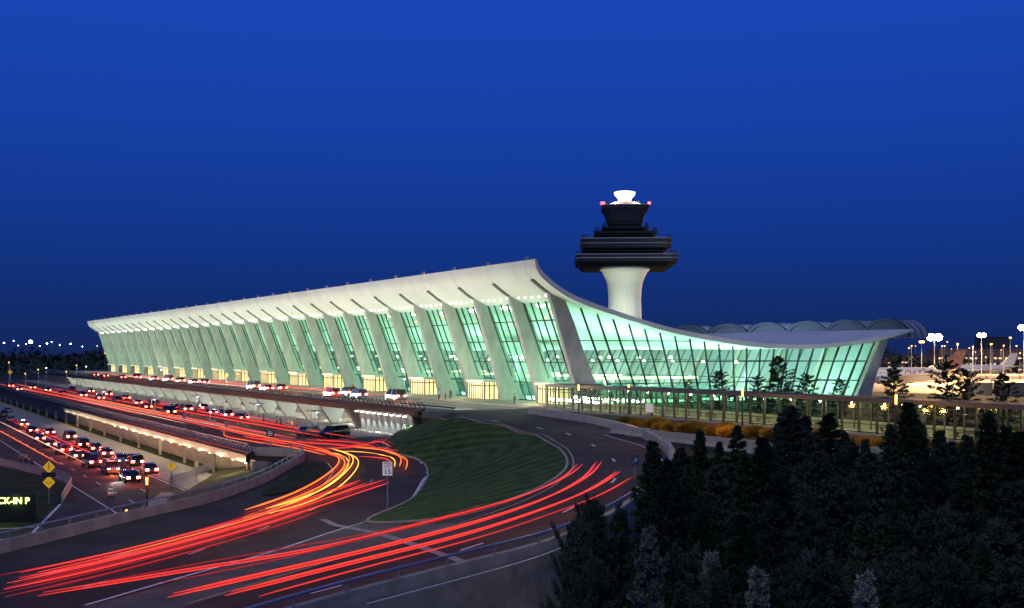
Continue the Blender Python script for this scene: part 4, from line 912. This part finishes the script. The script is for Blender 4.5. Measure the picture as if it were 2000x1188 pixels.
for sg in (-1, 1): mb.bar((0, -.12, 2.15), (sg*.25, -.12, 2.4), .07, .02); mb.bar((sg*.25, -.12, 2.4), (sg*.08, -.12, 2.42), .06, .02); mb.bar((sg*.25, -.12, 2.4), (sg*.24, -.12, 2.24), .06, .02)
part("symbol", mb.mesh("ar", M_black), r)
for loc_, s_ in ((S(335, 960, -8), 1), (S(443, 757, 0), .8), (S(20, 748, 0), 1.1)):
    r = thing("pedestrian_crossing_sign", "yellow diamond pedestrian crossing sign on a dark post", "road sign", loc=loc_)
    pole(r, 3.6, .06); panel(r, 2.9, 1.1*s_, 0, M_ye, -.09, True); part("symbol", ped(2.9, .9*s_), r)
r = thing("road_sign", "small dark rectangular road sign on a thin post", "road sign", loc=S(528, 884, -4)); pole(r, 2.6); panel(r, 2.3, .95, .8, M_dark); mb = MB()
for z in (2.5, 2.3, 2.12): mb.box((0, -.11, z), (.6, .01, .08))
part("symbol", mb.mesh("b", M_sw), r)
for px, py, z in ((443, 862, -4), (360, 843, -4), (384, 945, -8)):
    r = thing("road_sign", "narrow grey sign plate on a thin post", "road sign", loc=S(px, py, z)); pole(r, 2.7, .05); panel(r, 2.4, .5, .7, M_steel)
r = thing("road_sign", "small dark blue sign with white arrow on short post", "road sign", loc=hit(1240, 935)); pole(r, 1.6); panel(r, 1.35, .6, .75, mat("sign_blue", (.03, .06, .12), .5)); mb = MB(); mb.bar((-.15, -.11, 1.2), (.13, -.11, 1.45), .07, .01); mb.bar((.13, -.11, 1.47), (-.05, -.11, 1.45), .06, .01); mb.bar((.13, -.11, 1.47), (.12, -.11, 1.28), .06, .01); part("symbol", mb.mesh("b", M_sw), r)
r = thing("road_sign", "small white sign on a post among shrubs", "road sign", loc=S(1268, 830, 0)); pole(r, 2.1); panel(r, 1.9, .85, 1.0, M_sw)
b0 = S(22, 1022, -8); r = thing("illuminated_sign", "black monument sign with glowing yellow-green letters", "sign", loc=b0)
mb = MB(); mb.box((-1.1, .2, 1.4), (6.8, .4, 2.8)); part("sign_panel", mb.mesh("sp", M_black), r)
part("lettering", text_mesh("CHECK-IN P", .86, mat("letter_glow", (.8, 1, .2), emit=(.80, 1, .16), es=7.0), .03), r, (-.6, -.05, 2.1), (math.pi/2, 0, 0))
lamp('POINT', (b0.x, b0.y-1, -6), 25, (.7, 1, .2), .3)
r = thing("traffic_barrel", "orange and white striped traffic barrel on asphalt", "traffic barrel", loc=S(216, 970, -7.98)); mo = mat("orange_plastic", (.8, .2, .03), .5)
for i in range(5): mb = MB(); mb.cyl((0, 0, .1+i*.22), (0, 0, .32+i*.22), .33-i*.02, .32-i*.02, 16); part("stripe", mb.mesh("s", mo if i % 2 == 0 else M_sw), r)
mb = MB(); mb.cyl((0, 0, 0), (0, 0, .1), .45, n=16); part("base", mb.mesh("b", M_black), r)
def bollard(loc, hgt, label="slim post lamp with glowing amber top", pw_=60):
    r = thing("post_lamp", label, "lamp", "amber post lamps", loc=loc); mb = MB(); mb.cyl((0, 0, 0), (0, 0, hgt*.8), .09, n=8); part("post", mb.mesh("p", M_dark), r)
    mb = MB(); mb.cyl((0, 0, hgt*.8), (0, 0, hgt), .1, n=8); part("lamp_head", mb.mesh("l", M_orange), r); lamp('POINT', Vector(loc)+Vector((0, -.4, hgt+.1)), pw_, (1, .5, .12), .15)
bollard(at(1450, 124, 0), 4.3, pw_=250); bollard(at(1750, 106, 0), 4.3, pw_=250); bollard(at(1228, 150, 0), 4.0, pw_=120); bollard(at(1130, 158, 0), 3.8)
bollard(S(287, 1003, -8), 3.6, pw_=250); bollard(S(247, 1030, -8), 1.6, pw_=80); bollard(S(335, 955, -8), 3, pw_=350)
for px, py in ((1240, 840), (1275, 845), (1405, 853), (1435, 856), (1700, 880), (1725, 882)): q = S(px, py, 0); lamp('POINT', q+Vector((0, -1.2, 1.9)), 240, (1, .46, .10), .2)
for px, py, e_ in ((1120, 834, 220), (1230, 930, 220), (1020, 1030, 450), (640, 1010, 450), (420, 1060, 450)): q = hit(px, py); lamp('POINT', q+Vector((0, 0, 7)), e_, (1, .80, .55), .5)
sl = thing("street_lamp", "tall slim street lamp with small luminous head", "street lamp", "street lamps along the departures road", loc=S(790, 783, 0))
mb = MB(); mb.cyl((0, 0, 0), (0, 0, 3.6), .07, n=8); part("pole", mb.mesh("p", M_steel), sl); mb = MB(); mb.box((0, 0, 3.65), (.3, .3, .15)); part("lamp_head", mb.mesh("l", M_white), sl)
for px, py in ((168, 738), (90, 742), (315, 749)): clone(sl, S(px, py, 0))
fence([S(-20, 905, -8), S(60, 925, -8), S(120, 938, -8), S(140, 950, -8), S(120, 985, -8)], "grey pedestrian fence beside the lower road", m=M_steel)
fence([S(330, 950, -8), S(385, 930, -8), S(435, 908, -8)], "grey pedestrian fence below the grass bank", m=M_steel)
g = MB(); g.quad(*[S(x, y, -7.95) for x, y in ((-60, 900), (60, 922), (135, 948), (118, 980), (60, 1026), (-60, 1030))]); structure("grass_verge", g.mesh("v", M_dgrass))
# ------------------------------------------------------------------ people
def skin_mesh(J, E, name, m):
    me = bpy.data.meshes.new(name); me.from_pydata([j[0] for j in J], E, []); o = bpy.data.objects.new("tmp", me); link(o)
    o.modifiers.new("s", 'SKIN')
    for i, j in enumerate(J): me.skin_vertices[0].data[i].radius = (j[1], j[1]*(j[2] if len(j) > 2 else 1))
    me.skin_vertices[0].data[0].use_root = True; o.modifiers.new("u", 'SUBSURF').levels = 1
    bpy.context.view_layer.update(); r = bpy.data.meshes.new_from_object(o.evaluated_get(bpy.context.evaluated_depsgraph_get())); bpy.data.objects.remove(o)
    r.materials.clear(); r.materials.append(m); return r
M_skin = mat("skin", (.45, .28, .2), .6); M_hair = mat("hair", (.03, .02, .015), .8)
def person_meshes(tag, jk, tr):
    J = [((0, 0, .95), .13, .8), ((0, 0, 1.2), .14, .75), ((0, 0, 1.42), .13, .7), ((0, 0, 1.53), .055), ((0, -.01, 1.62), .085), ((0, 0, 1.72), .07),
         ((.19, 0, 1.42), .05), ((.25, .02, 1.13), .042), ((.24, -.06, .88), .032), ((.24, -.08, .78), .03), ((-.19, 0, 1.42), .05), ((-.25, .02, 1.13), .042), ((-.24, -.06, .88), .032), ((-.24, -.08, .78), .03),
         ((.1, 0, .88), .085), ((.12, -.05, .5), .06), ((.12, .04, .1), .042), ((.12, -.12, .04), .04), ((-.1, 0, .88), .085), ((-.12, .06, .5), .06), ((-.12, .12, .1), .042), ((-.12, -.02, .04), .04)]
    E = [(0, 1), (1, 2), (2, 3), (3, 4), (4, 5), (2, 6), (6, 7), (7, 8), (8, 9), (2, 10), (10, 11), (11, 12), (12, 13), (0, 14), (14, 15), (15, 16), (16, 17), (0, 18), (18, 19), (19, 20), (20, 21)]
    body = skin_mesh(J, E, "body", M_skin)
    def sub(idx, g, name, m):
        mp = {k: i for i, k in enumerate(idx)}
        return skin_mesh([(J[k][0], J[k][1]*g+.01, *(J[k][2:])) for k in idx], [(mp[a], mp[b]) for a, b in E if a in mp and b in mp], name, m)
    return body, sub([0, 1, 2, 6, 7, 8, 10, 11, 12], 1.12, "jacket", jk), sub([0, 14, 15, 16, 18, 19, 20], 1.1, "trousers", tr)
hm = MB(); hm.ball((0, .015, 1.69), .1, 10, sz=.95); hme = hm.mesh("hair", M_hair)
sets = [(person_meshes("a", mat("dark_cloth", (.03, .03, .04), .9), mat("denim", (.04, .05, .09), .9)), "dark jacket and jeans"), (person_meshes("b", mat("pale_cloth", (.45, .42, .38), .9), mat("black_cloth", (.02, .02, .02), .9)), "pale top and black trousers"), (person_meshes("c", mat("red_cloth", (.35, .04, .04), .9), mat("dark_cloth", (.03, .03, .04))), "red top and dark trousers")]
def person(p, i, rot):
    (b, j, t), l = sets[i % 3]; r = thing("person", f"standing person in {l} near the kerb", "person", "travellers standing at the kerbs", loc=p, rot=rot, mesh=b)
    part("jacket", j, r); part("trousers", t, r); part("hair", hme, r)
for i, (px, py, z) in enumerate([(562, 842, -3.86), (570, 843, -3.86), (580, 841, -3.86), (548, 838, -3.86), (540, 835, -3.86), (515, 830, -3.86), (480, 826, -3.86), (455, 815, -3.86), (870, 782, .14), (880, 780, .14), (858, 781, .14), (40, 910, -7.95), (62, 915, -7.95), (50, 908, -7.95), (350, 806, -3.86), (382, 812, -3.86), (765, 772, .14), (690, 764, .14), (1005, 792, .01)]): person(S(px, py, z), i, random.uniform(0, 6.28))
# ------------------------------------------------------------------ world, sun, camera
w = bpy.data.worlds.new("World"); scene.world = w; w.use_nodes = True; nt = w.node_tree; bg = nt.nodes["Background"]
tc = nt.nodes.new("ShaderNodeTexCoord"); sx = nt.nodes.new("ShaderNodeSeparateXYZ"); rp = nt.nodes.new("ShaderNodeValToRGB")
nt.links.new(tc.outputs["Generated"], sx.inputs[0]); nt.links.new(sx.outputs["Z"], rp.inputs[0]); nt.links.new(rp.outputs[0], bg.inputs[0])
cr = rp.color_ramp; cr.elements[0].position = 0; cr.elements[0].color = (.0075, .020, .100, 1); cr.elements[1].position = 1; cr.elements[1].color = (.010, .055, .26, 1)
for p, c in ((.04, (.0060, .026, .155, 1)), (.12, (.0060, .040, .285, 1)), (.2, (.007, .052, .385, 1)), (.3, (.009, .062, .48, 1)), (.5, (.010, .062, .40, 1))): e = cr.elements.new(p); e.color = c
bg.inputs[1].default_value = 1.0
sky = nt.nodes.new("ShaderNodeTexSky"); sky.sky_type = 'NISHITA'; sky.sun_disc = False; sky.sun_elevation = math.radians(-3); sky.sun_rotation = math.radians(200)
b2 = nt.nodes.new("ShaderNodeBackground"); b2.inputs[1].default_value = .02; nt.links.new(sky.outputs[0], b2.inputs[0]); ad = nt.nodes.new("ShaderNodeAddShader")
nt.links.new(bg.outputs[0], ad.inputs[0]); nt.links.new(b2.outputs[0], ad.inputs[1]); nt.links.new(ad.outputs[0], nt.nodes["World Output"].inputs[0])
sun = bpy.data.lights.new("dusk_light", 'SUN'); sun.energy = .7; sun.angle = math.radians(25); sun.color = (1, .89, .72)
so = link(bpy.data.objects.new("dusk_light", sun)); so.rotation_euler = Vector((.35, .75, -.75)).to_track_quat('-Z', 'Y').to_euler()
cam = bpy.data.cameras.new("camera"); co = link(bpy.data.objects.new("camera", cam)); co.location = (0, 0, CH); co.rotation_euler = (math.pi/2, 0, 0)
cam.sensor_width = 36; cam.lens = F/2000*36; cam.shift_y = 96/2000; cam.clip_start = .5; cam.clip_end = 12000; scene.camera = co
scene.view_settings.view_transform = 'Standard'; scene.view_settings.look = 'None'; scene.view_settings.exposure = 0
print("objects", len(bpy.data.objects))
